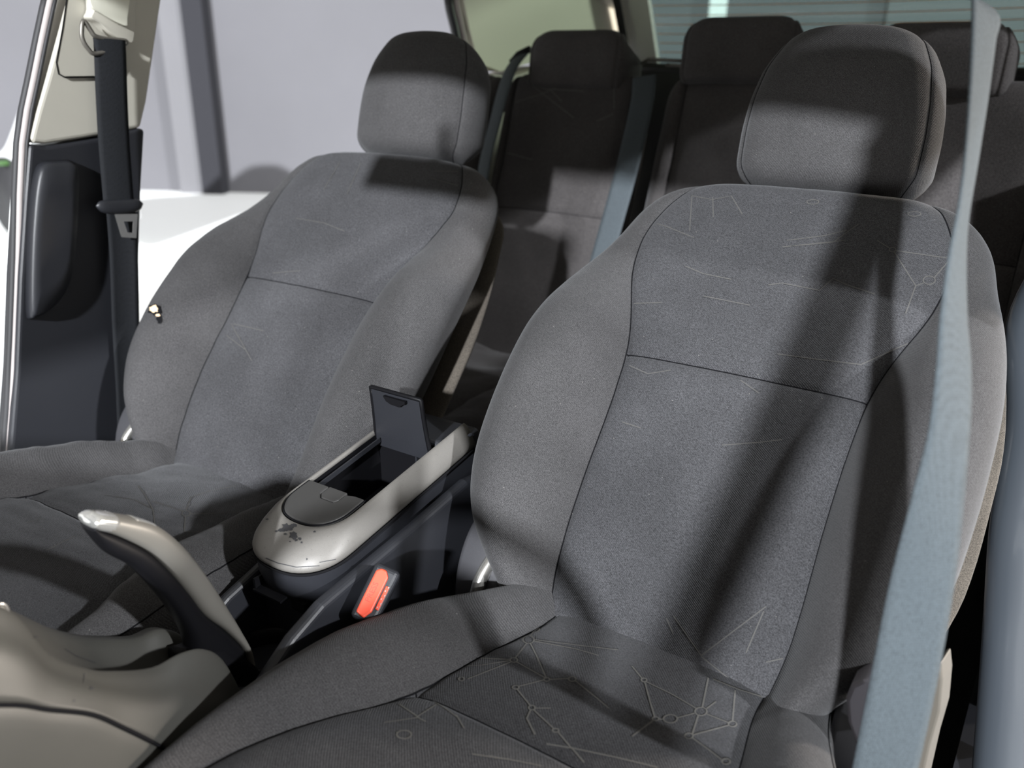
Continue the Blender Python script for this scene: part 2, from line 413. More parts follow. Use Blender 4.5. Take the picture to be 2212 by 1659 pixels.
def ribbon(bvh, pxs, wd=0.0024, off=0.0007, step=9, closed=False):
    """thin printed thread that follows the cloth surface below a drawn polyline"""
    P = []
    pts = list(pxs) + ([pxs[0]] if closed else [])
    for a, b in zip(pts[:-1], pts[1:]):
        L_ = math.hypot(b[0] - a[0], b[1] - a[1]); n = max(1, int(L_ / step))
        for i in range(n): P.append((a[0] + (b[0] - a[0]) * i / n, a[1] + (b[1] - a[1]) * i / n))
    P.append(pts[-1]); Q = []
    for p in P:
        h = bvh.ray_cast(Vector(CAMLOC), raydir(p))
        if h[0] is None: continue
        nr = h[1]
        if nr.dot(raydir(p)) > 0: nr = -nr
        Q.append((h[0] + nr * off, nr))
    V, Fc = [], []
    if len(Q) < 2: return V, Fc
    for i, (p, nr) in enumerate(Q):
        t = (Q[min(i + 1, len(Q) - 1)][0] - Q[max(i - 1, 0)][0]).normalized(); s = t.cross(nr).normalized() * wd / 2
        V += [p + s, p - s]
        if i and (Q[i][0] - Q[i - 1][0]).length < 0.03: Fc.append((2 * i - 2, 2 * i - 1, 2 * i + 1, 2 * i))
    return V, Fc
def circ(c, rx, ry=None, n=14):
    ry = ry or rx
    return [(c[0] + rx * math.cos(2 * math.pi * i / n), c[1] + ry * math.sin(2 * math.pi * i / n)) for i in range(n)]

BACK = [(.655, .30), (.718, .405), (.80, .535), (.91, .662), (.99, .742), (1.075, .818), (1.135, .862)]
def front_seat(name, cx, label, near):
    base = (cx, .50, 0.0)
    T = thing(name, label, 'car seat', base, 'front car seats')
    # ---- backrest
    cf_ = curve_fn(BACK)
    Wb = smooth_tab([(0, .15), (.9, .175), (1.07, .195), (1.24, .218), (1.45, .250), (1.7, .266), (2, .276), (2.5, .281), (3, .280), (3.4, .275), (3.9, .266), (4.3, .253), (4.6, .240), (4.9, .232), (5.2, .222), (5.5, .200), (5.8, .168), (6, .14)])
    pmf = smooth_tab([(0, -.03), (1.5, .0), (3, .0), (4, -.032), (4.6, -.055), (6, -.055)])
    xs = smooth_tab([(0, .125), (1, .128), (1.2, .137), (1.6, .139), (2.5, .138), (3.0, .143), (3.3, .152), (3.6, .164), (4.1, .184), (4.6, .190), (5, .178), (5.5, .155), (6, .11)])
    hw = smooth_tab([(0, .01), (1, .05), (1.5, .070), (2, .078), (2.5, .075), (3, .062), (3.5, .040), (4, .012), (4.3, 0), (6, 0)])
    def pf(s, x, Wd, xv):
        a = abs(x); p = 0.004 * (1 - (x / max(xv, .01)) ** 2) if a < xv else 0
        if a > xv:
            t = (a - xv) / max(Wd - xv, 1e-4); p += hw(s) * (1 - (1 - min(1, t * 1.25)) ** 2)
        ds = (s - 3.0) * .17
        if a < xv: p -= .003 * math.exp(-(ds / .004) ** 2) + .003 * math.exp(-(ds / .018) ** 2)
        return p
    srs = sorted(set([round(v, 4) for v in frange(0, 2.88, 60) + frange(2.88, 3.12, 20) + frange(3.12, 5.4, 48) + frange(5.4, 6.0, 22)]))
    R = pillow(cx, cf_, srs, Wb, xs, pf, pmf, -.115, q=6.5, e0=.05, e1=.045, taper=.075, lr=(1.025, .945) if near else (1.01, .985), wob=.0012 if near else .002, seed=1 if near else 8)
    i3 = min(range(len(srs)), key=lambda i: abs(srs[i] - 3.0))
    iT = len(srs) - 2
    D = split(R, lambda i, k: ('low' if i < i3 else 'up') if is_in(k) else 'body')
    kl, kr = NMID - NI, NMID + NI
    sm = join(seam_line(R, kl, 2, len(srs) - 4), seam_line(R, kr, 2, len(srs) - 4), tube([R[i3][k] for k in range(kl, kr + 1)], .0010, 5))
    # outboard seam where front cloth meets side cloth
    kz = NMID + NI + 16; kz2 = NMID - NI - 16
    body = join(D['body'], (sm[0], sm[1], [1] * len(sm[1])), (*seam_line(R, kz, 10, len(srs) - 14, .0008), [1] * 9999), (*seam_line(R, kz2, 10, len(srs) - 14, .0008), [1] * 9999)) if False else join(D['body'], (sm[0], sm[1], [1] * len(sm[1])))
    bo = obj('backrest', body, [FAB, SEAM], T)
    lines_up, lines_low = PAT[near]['up'], PAT[near]['low']
    for nm, key, ln in (('backrest_upper_panel', 'up', lines_up), ('backrest_centre_panel', 'low', lines_low)):
        b = bvh_of(D[key]); rs = [ribbon(b, l, wd=.0013, closed=c) for l, c in ln]
        rj = join(*rs) if rs else ([], [], [])
        obj(nm, join(D[key], (rj[0], rj[1], [1] * len(rj[1]))), [FABI, LINE2], T)
    # rear shell panel
    Wr = lambda s: min(Wb(s) * (.965 if near else .92), .270)
    R2 = pillow(cx, cf_, frange(.3, 5.75, 40), Wr, lambda s: Wb(s) * .6, lambda s, x, a, b: -.105, -.115, -.135, q=9, e0=.03, e1=.03)
    D2 = split(R2, lambda i, k: 0)
    obj('backrest_rear_panel', D2[0], BACKP, T)
    # ---- cushion
    CU_ = [(.12, .422), (.22, .442), (.33, .448), (.42, .444), (.505, .435), (.60, .421), (.69, .409), (.78, .402)]
    cfc = curve_fn(CU_)
    Wc = smooth_tab([(0, .245), (.5, .265), (1, .268), (2, .273), (3, .274), (3.6, .272), (4.2, .264), (5, .240), (5.6, .214), (6.2, .195), (7, .18)])
    xc = smooth_tab([(0, .215), (.8, .232), (1.6, .236), (2.4, .215), (3, .190), (3.5, .165), (4, .147), (5, .139), (5.6, .128), (6, .122), (7, .12)])
    hc = smooth_tab([(0, .006), (1, .018), (2, .032), (3, .042), (4, .046), (5, .046), (6, .036), (7, .022)])
    outk = .55 if near else 1.0
    def pfc(s, x, Wd, xv):
        a = abs(x); p = .005 * (1 - (x / max(xv, .01)) ** 2) if a < xv else 0
        if a > xv: p += hc(s) * (outk if x > 0 else 1) * math.sin(math.pi * .5 * min(1, (a - xv) / (Wd - xv) * 1.7))
        ds = (s - 4.0) * .09
        if a < xv: p -= .003 * math.exp(-(ds / .004) ** 2) + .004 * math.exp(-(ds / .02) ** 2)
        return p
    src = sorted(set([round(v, 4) for v in frange(0, .8, 20) + frange(.8, 3.8, 46) + frange(3.8, 4.2, 18) + frange(4.2, 7, 40)]))
    Rc = pillow(cx, cfc, src, Wc, xc, pfc, -.03, -.13, q=9.0, e0=.08, e1=.03, wob=.0015 if near else .0035, seed=4 if near else 12)
    i4 = min(range(len(src)), key=lambda i: abs(src[i] - 4.0))
    Dc = split(Rc, lambda i, k: ('front' if i < i4 else 'back') if is_in(k) else 'body')
    sm = join(seam_line(Rc, kl, 6, len(src) - 4), seam_line(Rc, kr, 6, len(src) - 4), tube([Rc[i4][k] for k in range(kl, kr + 1)], .0010, 5))
    kside = NF - 1 - 6
    sm2 = join(seam_line(Rc, kside, 8, len(src) - 6, .0009), seam_line(Rc, 6, 8, len(src) - 6, .0009))
    body = join(Dc['body'], (sm[0], sm[1], [1] * len(sm[1])), (sm2[0], sm2[1], [1] * len(sm2[1])))
    obj('seat_cushion', body, [FAB, SEAM], T)
    for nm, key, ln in (('cushion_front_panel', 'front', PAT[near]['cf']), ('cushion_centre_panel', 'back', PAT[near]['cb'])):
        b = bvh_of(Dc[key]); rs = [ribbon(b, l, wd=.0016, closed=c) for l, c in ln]
        rj = join(*rs) if rs else ([], [], [])
        obj(nm, join(Dc[key], (rj[0], rj[1], [1] * len(rj[1]))), [FABI, LINE if near else LINE2], T)
    # ---- head restraint with two steel posts
    HC = [(1.140, .832), (1.144, .868), (1.158, .915), (1.172, .955), (1.192, .995), (1.216, 1.028), (1.240, 1.046)]
    cfh = curve_fn(HC)
    Wh = smooth_tab([(0, .100), (.5, .117), (1, .124), (2, .125), (3, .122), (4, .114), (5, .096), (5.6, .076), (6, .05)])
    xh = smooth_tab([(0, .088), (1, .110), (2, .111), (3, .108), (4, .100), (5, .082), (6, .04)])
    def pfh(s, x, Wd, xv):
        return 0.012 * math.cos(min(1, abs(x) / Wd) * math.pi * .5) + 0.006 * math.sin(math.pi * min(1, s / 6))
    srh = frange(0, 1, 16) + frange(1, 5, 40)[1:] + frange(5, 6, 22)[1:]
    Rh = pillow(cx, cfh, srh, Wh, xh, pfh, -.045, -.105, q=6, e0=.045, e1=.04)
    Dh = split(Rh, lambda i, k: 0)
    sm = join(seam_line(Rh, kl, 1, len(srh) - 3, .0008), seam_line(Rh, kr, 1, len(srh) - 3, .0008))
    H = obj('head_restraint', join(Dh[0], (sm[0], sm[1], [1] * len(sm[1]))), [FAB, SEAM], T)
    for s in (-1, 1):
        obj('post', tube([(cx + s * .07, 1.195, .88), (cx + s * .07, 1.165, .80)], .006, 12), CHR, H)
        obj('post_guide', tube([(cx + s * .07, 1.178, .835), (cx + s * .07, 1.165, .80)], .012, 12), PLB, H)
    # ---- recliner covers, hinge bars, frame and rails
    for s in ((-1, 1) if near else (-1,)):
        x0 = cx + s * .188; dz = 0 if s < 0 else -.03
        ring = [Vector((x0, y, z + dz)) for y, z in ((.705, .34), (.70, .40), (.715, .445), (.745, .475), (.79, .485), (.83, .46), (.82, .38), (.78, .34))]
        bevel(obj('recliner_cover', extr(cr(ring, 4, True), (s * .068, 0, 0)), PLC, T), .008)
        if s < 0: obj('hinge_bar', tube(cr([(cx + s * .215, .688, .395 + dz), (cx + s * .214, .700, .425 + dz), (cx + s * .208, .728, .452 + dz), (cx + s * .20, .76, .47 + dz)], 6), .0085, 12), CHR, T)
    for s in (-1, 1):
        obj('seat_rail', box((cx + s * .19, .45, .10), (.035, .62, .04)), PLB, T, smooth=False)
        obj('seat_frame_side', box((cx + s * .215, .46, .24), (.03, .50, .25)), PLB, T, smooth=False)
    return T, dict(back=bvh_of(D['body'], D['up'], D['low']), cush=bvh_of(Dc['body'], Dc['back'], Dc['front']))

O, CL = False, True
NEAR_CB = [([(1145, 1362)], O)]
PAT = {
 True: {
  'cb': [(circ((1154, 1360), 12, 7), CL), (circ((1142, 1383), 12, 8), CL), ([(1152, 1367), (1146, 1375)], O), ([(1142, 1359), (1110, 1367)], O),
     ([(1154, 1383), (1250, 1395), (1335, 1405)], O), ([(1154, 1386), (1240, 1402), (1293, 1417)], O), ([(1138, 1391), (1112, 1424)], O), ([(1146, 1391), (1160, 1420), (1180, 1466)], O),
     (circ((1110, 1427), 8, 5), CL), ([(1102, 1426), (1020, 1422)], O), ([(1104, 1431), (1010, 1468)], O), ([(1102, 1428), (1040, 1438), (1000, 1440)], O), ([(1116, 1431), (1180, 1467)], O),
     (circ((997, 1468), 6, 4), CL), (circ((1181, 1469), 6, 4), CL), ([(1187, 1469), (1228, 1467)], O), (circ((1236, 1468), 8, 5), CL), ([(1243, 1472), (1290, 1510), (1315, 1531)], O),
     ([(1175, 1470), (1120, 1484)], O), (circ((1114, 1486), 7, 4), CL), ([(1117, 1490), (1146, 1526)], O), (circ((1149, 1530), 7, 5), CL), ([(1156, 1531), (1190, 1531)], O), ([(1146, 1535), (1138, 1553), (1156, 1588)], O),
     ([(1153, 1535), (1196, 1575)], O), (circ((1200, 1579), 7, 4), CL), ([(1205, 1582), (1235, 1618)], O), ([(1236, 1617), (1330, 1637), (1420, 1659)], O), ([(1236, 1618), (1262, 1648)], O), ([(1180, 1608), (1236, 1617)], O),
     ([(1365, 1440), (1388, 1468)], O), (circ((1391, 1470), 6, 4), CL), ([(1396, 1474), (1450, 1500), (1503, 1531)], O), ([(1393, 1475), (1405, 1520), (1414, 1550)], O), (circ((1416, 1554), 7, 4), CL),
     (circ((1448, 1554), 15, 9), CL), ([(1422, 1555), (1433, 1555)], O), ([(1463, 1552), (1500, 1542)], O), ([(1410, 1558), (1365, 1592)], O), (circ((1514, 1538), 13, 9), CL),
     ([(1517, 1529), (1530, 1465)], O), ([(1526, 1532), (1546, 1517)], O), ([(1525, 1543), (1575, 1563)], O), (circ((1582, 1565), 9, 6), CL), ([(1582, 1558), (1588, 1492)], O), ([(1508, 1547), (1495, 1588)], O),
     (circ((1488, 1591), 9, 6), CL), ([(1497, 1589), (1573, 1568)], O), ([(1495, 1595), (1530, 1620), (1558, 1642)], O), (circ((1568, 1646), 9, 6), CL), ([(1540, 1468), (1600, 1492), (1660, 1510)], O), ([(1641, 1506), (1660, 1525), (1668, 1540)], O)],
  'cf': [([(985, 1496), (900, 1550), (920, 1560)], O), ([(905, 1551), (830, 1562)], O), (circ((873, 1588), 16, 9), CL), ([(905, 1551), (862, 1522)], O), ([(905, 1499), (960, 1530), (990, 1552)], O), ([(985, 1545), (1003, 1575)], O), ([(1020, 1630), (1100, 1642), (1170, 1656)], O)],
  'low': [([(1440, 1335), (1455, 1370)], O), ([(1455, 1330), (1515, 1416)], O), ([(1515, 1416), (1655, 1310)], O), ([(1650, 1320), (1612, 1410)], O), ([(1515, 1418), (1580, 1470)], O), ([(1655, 1430), (1700, 1420)], O),
     ([(1360, 790), (1400, 808), (1450, 800)], O), ([(1600, 822), (1640, 850)], O), ([(1560, 962), (1640, 956), (1690, 950)], O), ([(1345, 912), (1385, 925)], O)],
  'up': [([(1495, 424), (1490, 500)], O), ([(1540, 426), (1541, 470)], O), ([(1495, 424), (1540, 432), (1580, 424), (1604, 464)], O), (circ((1756, 437), 13, 5), CL), ([(1700, 520), (1780, 510), (1830, 498)], O), ([(1690, 534), (1800, 524), (1855, 484)], O), ([(1700, 533), (1825, 520)], O),
     (circ((1928, 540), 7, 5), CL), ([(1895, 520), (1922, 537)], O), ([(1935, 542), (2045, 558)], O), ([(1932, 545), (1978, 618)], O), ([(1978, 618), (1956, 678)], O), ([(1978, 618), (1995, 612)], O), (circ((2007, 606), 13, 9), CL), ([(2018, 600), (2048, 565)], O), ([(2050, 468), (2056, 550)], O),
     ([(1660, 616), (1690, 612), (1770, 628), (1800, 602), (1830, 616), (1890, 636)], O), ([(1400, 478), (1440, 490), (1500, 514)], O), ([(1480, 575), (1520, 592), (1580, 604)], O), ([(1520, 640), (1620, 660)], O), ([(1680, 765), (1760, 776), (1860, 788), (1960, 742)], O), ([(1370, 656), (1430, 654)], O), (circ((1975, 463), 14, 5), CL)]},
 False: {
  'cb': [(circ((402, 1110), 9, 6), CL), ([(396, 1105), (350, 1090), (330, 1084)], O), ([(402, 1104), (412, 1075), (450, 1062), (510, 1050)], O), ([(400, 1116), (398, 1150)], O), ([(411, 1111), (460, 1110), (520, 1108)], O), ([(330, 1100), (310, 1065), (298, 1050)], O), ([(330, 1100), (335, 1135)], O), ([(225, 1070), (290, 1080), (330, 1100)], O), ([(398, 1150), (440, 1150)], O)],
  'cf': [([(60, 1130), (90, 1120)], O), ([(100, 1190), (160, 1160)], O)],
  'low': [([(500, 700), (520, 735), (545, 780)], O), ([(505, 700), (570, 715)], O), ([(490, 725), (530, 755)], O)],
  'up': [([(640, 472), (700, 482), (745, 500)], O), ([(735, 350), (700, 410)], O), ([(780, 352), (750, 420)], O), ([(590, 590), (650, 585)], O), ([(940, 370), (1000, 372)], O), ([(930, 385), (990, 402)], O)]}}
near_seat, NB = front_seat('front_seat', .35, 'large dark grey cloth front seat nearest the camera, with a line pattern on its cushion', True)
far_seat, FB = front_seat('front_seat', -.35, 'dark grey cloth front seat on the far left with a torn hole in its bolster', False)

# ---------------------------------------------------------------- torn holes on the far seat, stains
def blob(bvh, c, rx, ry, off, seed, n=16, jag=.25, dome=0.0):
    rnd = random.Random(seed); V = []; pts = []
    for i in range(n):
        a = 2 * math.pi * i / n; k = 1 + rnd.uniform(-jag, jag)
        pts.append((c[0] + rx * k * math.cos(a), c[1] + ry * k * math.sin(a)))
    for p in [c] + pts:
        h = bvh.ray_cast(Vector(CAMLOC), raydir(p))
        if h[0] is None: return [], []
        nr = h[1] if h[1].dot(raydir(p)) < 0 else -h[1]
        V.append(h[0] + nr * off)
    return V, [(0, 1 + i, 1 + (i + 1) % n) for i in range(n)]
holes = join((*blob(FB['back'], (337, 672), 14, 12, .0030, 3), [0] * 16), (*blob(FB['back'], (345, 690), 5, 9, .0030, 5), [0] * 16),
             (*blob(FB['back'], (336, 670), 10, 8, .0045, 7), [1] * 16), (*blob(FB['back'], (344, 683), 5, 3, .0045, 8), [1] * 16),
             (*blob(FB['back'], (352, 604), 6, 10, .0012, 9), [0] * 16), (*blob(FB['back'], (354, 603), 2.5, 6, .002, 10), [2] * 16))
o = obj('torn_hole', holes, [SEAM, FOAM, FAB], far_seat); o['label'] = 'torn hole showing tan foam'

# ---------------------------------------------------------------- centre console armrest bin
XC = -0.009; KZ = 0.18
def zz(y, z0): return z0 + KZ * (y - .55)
def ushape(hw_, yf, yr, z0, n=26, p=2.4, ya=None):
    """rounded-front U outline, from rear right round the front to rear left"""
    ya = ya or yf + hw_ * .95; out = []
    for i in range(9): y = yr + (ya - yr) * i / 9; out.append(Vector((XC + hw_, y, zz(y, z0))))
    for i in range(n + 1):
        a = math.pi * i / n; c, s = math.cos(a), math.sin(a)
        x = hw_ * math.copysign(abs(c) ** (2 / p), c); y = ya - (ya - yf) * abs(s) ** (2 / p)
        out.append(Vector((XC + x, y, zz(y, z0))))
    for i in range(1, 10): y = ya + (yr - ya) * i / 9; out.append(Vector((XC - hw_, y, zz(y, z0))))
    return out
YR = .80
console = thing('centre_console', 'dark plastic centre console with silver topped storage box open between the front seats', 'console', (XC, .62, 0))
prof = [(.0615, .521, .4890), (.0640, .518, .4915), (.0648, .518, .4945), (.0640, .520, .4990), (.0610, .527, .5060), (.0560, .539, .5140), (.0510, .550, .5190), (.0475, .556, .5205), (.0458, .5575, .5190), (.0450, .558, .5130)]
V, Fc = loft([ushape(h, yf, YR, z) for h, yf, z in prof], closed=False, caps=False)
trim = obj('silver_trim', (V, Fc), SILV, console); md = trim.modifiers.new('t', 'SOLIDIFY'); md.thickness = .0015; md.offset = -1
trim['label'] = 'worn silver surround of the storage box'
cb = bvh_of((V, Fc))
st = [blob(cb, c, rx, ry, .0006, sd, jag=.35) for c, rx, ry, sd in [((620, 1140), 12, 8, 1), ((634, 1136), 6, 5, 2), ((609, 1146), 7, 4, 12), ((635, 1158), 9, 8, 3), ((641, 1167), 3, 3, 4), ((648, 1164), 3, 3, 5), ((617, 1154), 3, 2, 6), ((627, 1170), 2, 1.5, 7), ((696, 1138), 4, 3, 8), ((680, 1149), 3, 2, 9), ((663, 1208), 1.5, 2, 10), ((597, 1148), 3, 2, 13), ((652, 1172), 2, 2, 14), ((578, 1122), 3, 2, 15)]]
for a, b in st:
    if b: obj('wear_mark', (a, b), STAIN, console)
for l in ([(700, 1030), (735, 1003), (770, 972)], [(745, 998), (790, 962)], [(690, 1215), (725, 1208)], [(575, 1205), (600, 1216), (640, 1225), (690, 1222)]):
    a, b = ribbon(cb, l, wd=.0009, off=.0005, step=5)
    if b: obj('scratch', (a, b), STAIN, console)
# gasket line under the silver ring, box housing below it
gl = tube(ushape(.0635, .5190, YR, .4880), .0016, 6); obj('gap_line', gl, SEAM, console)
ring0 = [ushape(h, yf, YR, z) for h, yf, z in ((.0625, .520, .4885), (.0618, .522, .465), (.0600, .526, .450), (.056, .534, .442))]
V, Fc = loft(ring0, closed=False, caps=False)
V2 = [Vector(p) for p in ring0[-1]]; n0 = len(V); V = V + V2; Fc.append(tuple(range(n0, n0 + len(V2))))
obj('bin_housing', (V, Fc), PLD, console)
# liner of the open box
iy0, iy1 = .560, .742
def lin(z0, sh): return [Vector((XC + a * (.0445 - sh), y, zz(.55, z0) + (KZ * (y - .55) if z0 > .5 else 0))) for a, y in ((1, iy0), (1, iy1 - sh), (-1, iy1 - sh), (-1, iy0))]
V, Fc = loft([lin(.516, 0), lin(.43, .004)], closed=True, caps=False); Fc.append((4, 5, 6, 7))
o = obj('bin_liner', (V, Fc), PLB, console, smooth=False)
obj('coin_divider', box((XC + .006, .672, .452), (.002, .05, .05)), PLD, console, smooth=False)
obj('liner_rib', join(box((XC - .036, .66, .532), (.002, .15, .006), Matrix.Rotation(.178, 3, 'X')), box((XC + .02, .739, .50), (.002, .004, .07))), PLD, console, smooth=False)
# front lid with its button
U0 = ushape(.0432, .5590, .620, .5190)
cut = [p for p in U0]
V = [Vector(p) + Vector((0, 0, .0035)) for p in cut]; Vb = [Vector(p) - Vector((0, 0, .004)) for p in cut]
yb = .620
ctrl = [(-.0432, yb), (-.012, yb), (-.012, .606), (-.006, .600), (.014, .600), (.0175, .606), (.0175, yb - .003), (.03, yb), (.0432, yb)]
inner = [Vector((XC + x, y, zz(y, .5190) + .0035)) for x, y in ctrl[1:-1]]
top = V + inner; n = len(top)
lidd = extr(top, (0, 0, -.0075))
bevel(obj('lid', lidd, LIDG, console, smooth=False), .0015, 2)
bt = [Vector((XC + x, y, zz(y, .5190) + .0032)) for x, y in ((-.0115, yb + .001), (-.0115, .607), (-.0055, .6008), (.0135, .6008), (.0168, .607), (.0168, yb + .001))]
bevel(obj('lid_button', extr(bt, (0, 0, -.006)), LIDG, console, smooth=False), .0015, 2)
obj('lid_gap', tube(ushape(.0442, .5580, .620, .5210), .0009, 6), SEAM, console)
# raised rear flap, with lip and pull
fz0, fz1 = .535, .617
def flap_row(v):
    z = fz0 + (fz1 - fz0) * v; y = .738 - .010 * v + .02 * (1 - v) ** 3 * 0
    hw1 = .040 + .0055 * (1 - v) ** 2; return z, y, hw1
rows_f, rows_b = [], []
for i in range(9):
    v = i / 8; z, y, hh = flap_row(v)
    rows_f.append([Vector((XC + hh * a + (-.002), y - .003 * (1 - a * a), z + .0015 * (1 - a * a))) for a in (-1, -.97, -.6, -.2, .2, .6, .97, 1)])
    rows_b.append([p + Vector((0, .0045, 0)) for p in rows_f[-1]])
rings = [a + b[::-1] for a, b in zip(rows_f, rows_b)]
fo = obj('raised_flap', loft(rings), PLD, console); wn(fo)
rim = [rows_f[k][0] for k in range(9)] + rows_f[8][1:-1] + [rows_f[k][-1] for k in range(8, -1, -1)]
obj('flap_rim', tube([p + Vector((0, .0015, .0005)) for p in rim], .0028, 8), PLB, fo)
pl = [(-.016, .6135), (-.011, .6075), (-.004, .6050), (.010, .6042), (.015, .6085), (.019, .6100), (.019, .6135)]
obj('finger_pull', extr([Vector((XC + x, .7215, z)) for x, z in pl], (0, .006, 0)), PLB, fo, smooth=False)
obj('hinge', tube([(XC - .043, .745, .545), (XC + .041, .745, .545)], .005, 10), PLB, console)
rp = [Vector((XC + x, y, zz(y, .518) + dz)) for x, y, dz in ((-.058, .75, 0), (.046, .75, .002), (.062, .80, -.006), (.05, .83, -.02), (-.05, .83, -.02), (-.064, .80, -.006))]
bevel(obj('rear_cap', extr(rp, (0, 0, -.05)), PLD, console, smooth=False), .006)
# latch hook under the front edge
obj('latch_hook', join(box((XC - .012, .528, .446), (.044, .024, .003), Matrix.Rotation(.15, 3, 'X')), box((XC - .033, .528, .452), (.003, .02, .012)), box((XC + .002, .532, .449), (.010, .010, .004)), box((XC + .026, .535, .440), (.02, .018, .012))), PLB, console, smooth=False)
# console lower body : tray walls and floor
def side(x0, x1, tops, zb):
    P = [Vector((x0, y, z)) for y, z in tops] + [Vector((x0, tops[-1][0], zb)), Vector((x0, tops[0][0], zb))]
    return extr(P, (x1 - x0, 0, 0))
bevel(obj('side_wall', side(.058, .074, [(.36, .385), (.42, .425), (.47, .458), (.512, .474), (.582, .484), (.66, .494), (.76, .510), (.84, .50), (.86, .40)], .10), PLD, console, smooth=False), .007, 4)
bevel(obj('side_wall', side(-.080, -.066, [(.36, .36), (.44, .405), (.50, .435), (.56, .452), (.66, .47), (.76, .49), (.84, .48), (.86, .40)], .10), PLD, console, smooth=False), .007, 4)
obj('box_underside', box((XC, .69, .40), (.12, .28, .09)), PLD, console, smooth=False)
bevel(obj('tray_floor', prism([(-.08, .36, 0), (.06, .36, 0), (.06, .86, 0), (-.08, .86, 0)], 'z', .30, .352), PLD, console, smooth=False), .003)
cy = (-.030, .515)
lt = [Vector((cy[0] + r * math.cos(a), cy[1] + r * math.sin(a), z)) for r, z in ((.040, .353), (.041, .372), (.038, .374), (.034, .372), (.033, .355)) for a in [2 * math.pi * k / 40 for k in range(40)]]
obj('cup_holder', loft([lt[i * 40:(i + 1) * 40] for i in range(5)], caps=False), PLB, console)
co = tag(obj('coin', loft([[Vector((-.012 + r * math.cos(a), .492 + r * math.sin(a), z)) for a in [2 * math.pi * k / 28 for k in range(28)]] for r, z in ((.010, .353), (.0102, .356), (.0088, .3562), (.0085, .3555), (.006, .3555))]), CHR), 'small round dull metal cap lying in the dark console tray', 'cap')

# ---------------------------------------------------------------- grey front part of the console, around the handbrake
fc = thing('console_front_trim', 'grey green plastic console trim with a sweeping ridge around the handbrake slot', 'console', (0, .30, 0))
near_e = [(-.30, .80), (.05, .74), (.16, .68), (.234, .62), (.258, .564), (.285, .530), (.307, .512), (.34, .493), (.368, .489), (.390, .479), (.409, .455), (.425, .405)]
far_e = [(-.30, .79), (.06, .72), (.19, .65), (.262, .575), (.298, .530), (.325, .504), (.348, .488), (.372, .474), (.394, .470), (.412, .455), (.424, .433), (.438, .39)]
dep = [0, 0, 0, .002, .010, .02, .03, .036, .044, .05, .05, .04]
seamp = [(-.30, .74), (.03, .68), (.12, .625), (.204, .573), (.235, .546), (.264, .520), (.286, .49), (.307, .459), (.325, .43), (.34, .40), (.36, .37), (.38, .34)]
rows = []
nx, fx = .040, -.034
for (y1, z1), (y2, z2), d, (y3, z3) in zip(near_e, far_e, dep, seamp):
    rows.append([Vector((-.09, y2 + .02, z2 - .25)), Vector((-.085, y2 + .01, z2 - .06)), Vector((-.062, y2 + .005, z2 - .015)), Vector((fx - .006, y2, z2 - .001)), Vector((fx + .006, y2, z2 - .002)),
        Vector((fx + .020, y2 * .8 + y1 * .2, z2 * .8 + z1 * .2 - d * .75)), Vector((.003, (y1 + y2) / 2, (z1 + z2) / 2 - d)), Vector((nx - .014, y1 * .85 + y2 * .15, z1 * .85 + z2 * .15 - d * .85)), Vector((nx - .003, y1, z1 - .0015)), Vector((nx + .003, y1, z1 - .0005)),
        Vector((nx + .014, y1 * .75 + y3 * .25, z1 * .75 + z3 * .25 + .001)), Vector((nx + .028, (y1 + y3) / 2, (z1 + z3) / 2 + .002)), Vector((.080, y3, z3))])
def smoothgrid(rows, n1=5, n2=4):
    a = [cr(r, n2) for r in rows]; cols = list(zip(*a)); b = [cr(list(c), n1) for c in cols]
    return [list(r) for r in zip(*b)]
G = smoothgrid(rows)
V, Fc = loft(G, closed=False, caps=False)
nr_ = len(G[0]); mi = []
for i in range(len(G) - 1):
    for k in range(nr_ - 1): mi.append(1 if (18 <= k < 32 and i > 40 + abs(k - 24) * .5) else 0)
o = obj('upper_trim', (V, Fc, mi), [PLG, PLB], fc); md = o.modifiers.new('t', 'SOLIDIFY'); md.thickness = .003; md.offset = -1
low = [[G[i][-1] + Vector((-.001, 0, -.003)) for i in range(len(G))], [G[i][-1] + Vector((.003, -.005, -.02)) for i in range(len(G))], [G[i][-1] + Vector((.004, -.01, -.09)) for i in range(len(G))], [G[i][-1] + Vector((-.01, -.01, -.26)) for i in range(len(G))]]
low = smoothgrid(low, 4, 1)
o = obj('lower_side_panel', loft(low, closed=False, caps=False), PLG, fc); md = o.modifiers.new('t', 'SOLIDIFY'); md.thickness = .003; md.offset = -1
obj('panel_gap', tube([G[i][-1] + Vector((.0005, 0, -.0012)) for i in range(len(G))], .0016, 6), SEAM, fc)
cbv = bvh_of((V, Fc))
mk = [blob(cbv, c, rx, ry, .0006, sd, jag=.4) for c, rx, ry, sd in [((197, 1487), 4, 3, 1), ((75, 1376), 4, 2, 2), ((160, 1514), 3, 2, 3)]]
mk += [ribbon(cbv, [(140, 1402), (165, 1418), (205, 1432)], .0010, .0005, 5), ribbon(cbv, [(182, 1455), (180, 1475)], .0005, .0005, 5)]
for a, b in mk:
    if b: obj('scuff_mark', (a, b), STAIN, fc)
ringb = circ((2, 1322), 16, 18)
obj('knob_ring', tube([Vector(W(p, 'x', -.02)) for p in ringb], .0016, 6, closed=True), CHR, fc)
obj('knob_face', loft([[Vector(W((2 + (p[0] - 2) * k, 1322 + (p[1] - 1322) * k), 'x', -.02 + dx)) for p in ringb] for k, dx in ((.95, 0), (.9, .001), (.4, .0015))]), SILV2, fc)

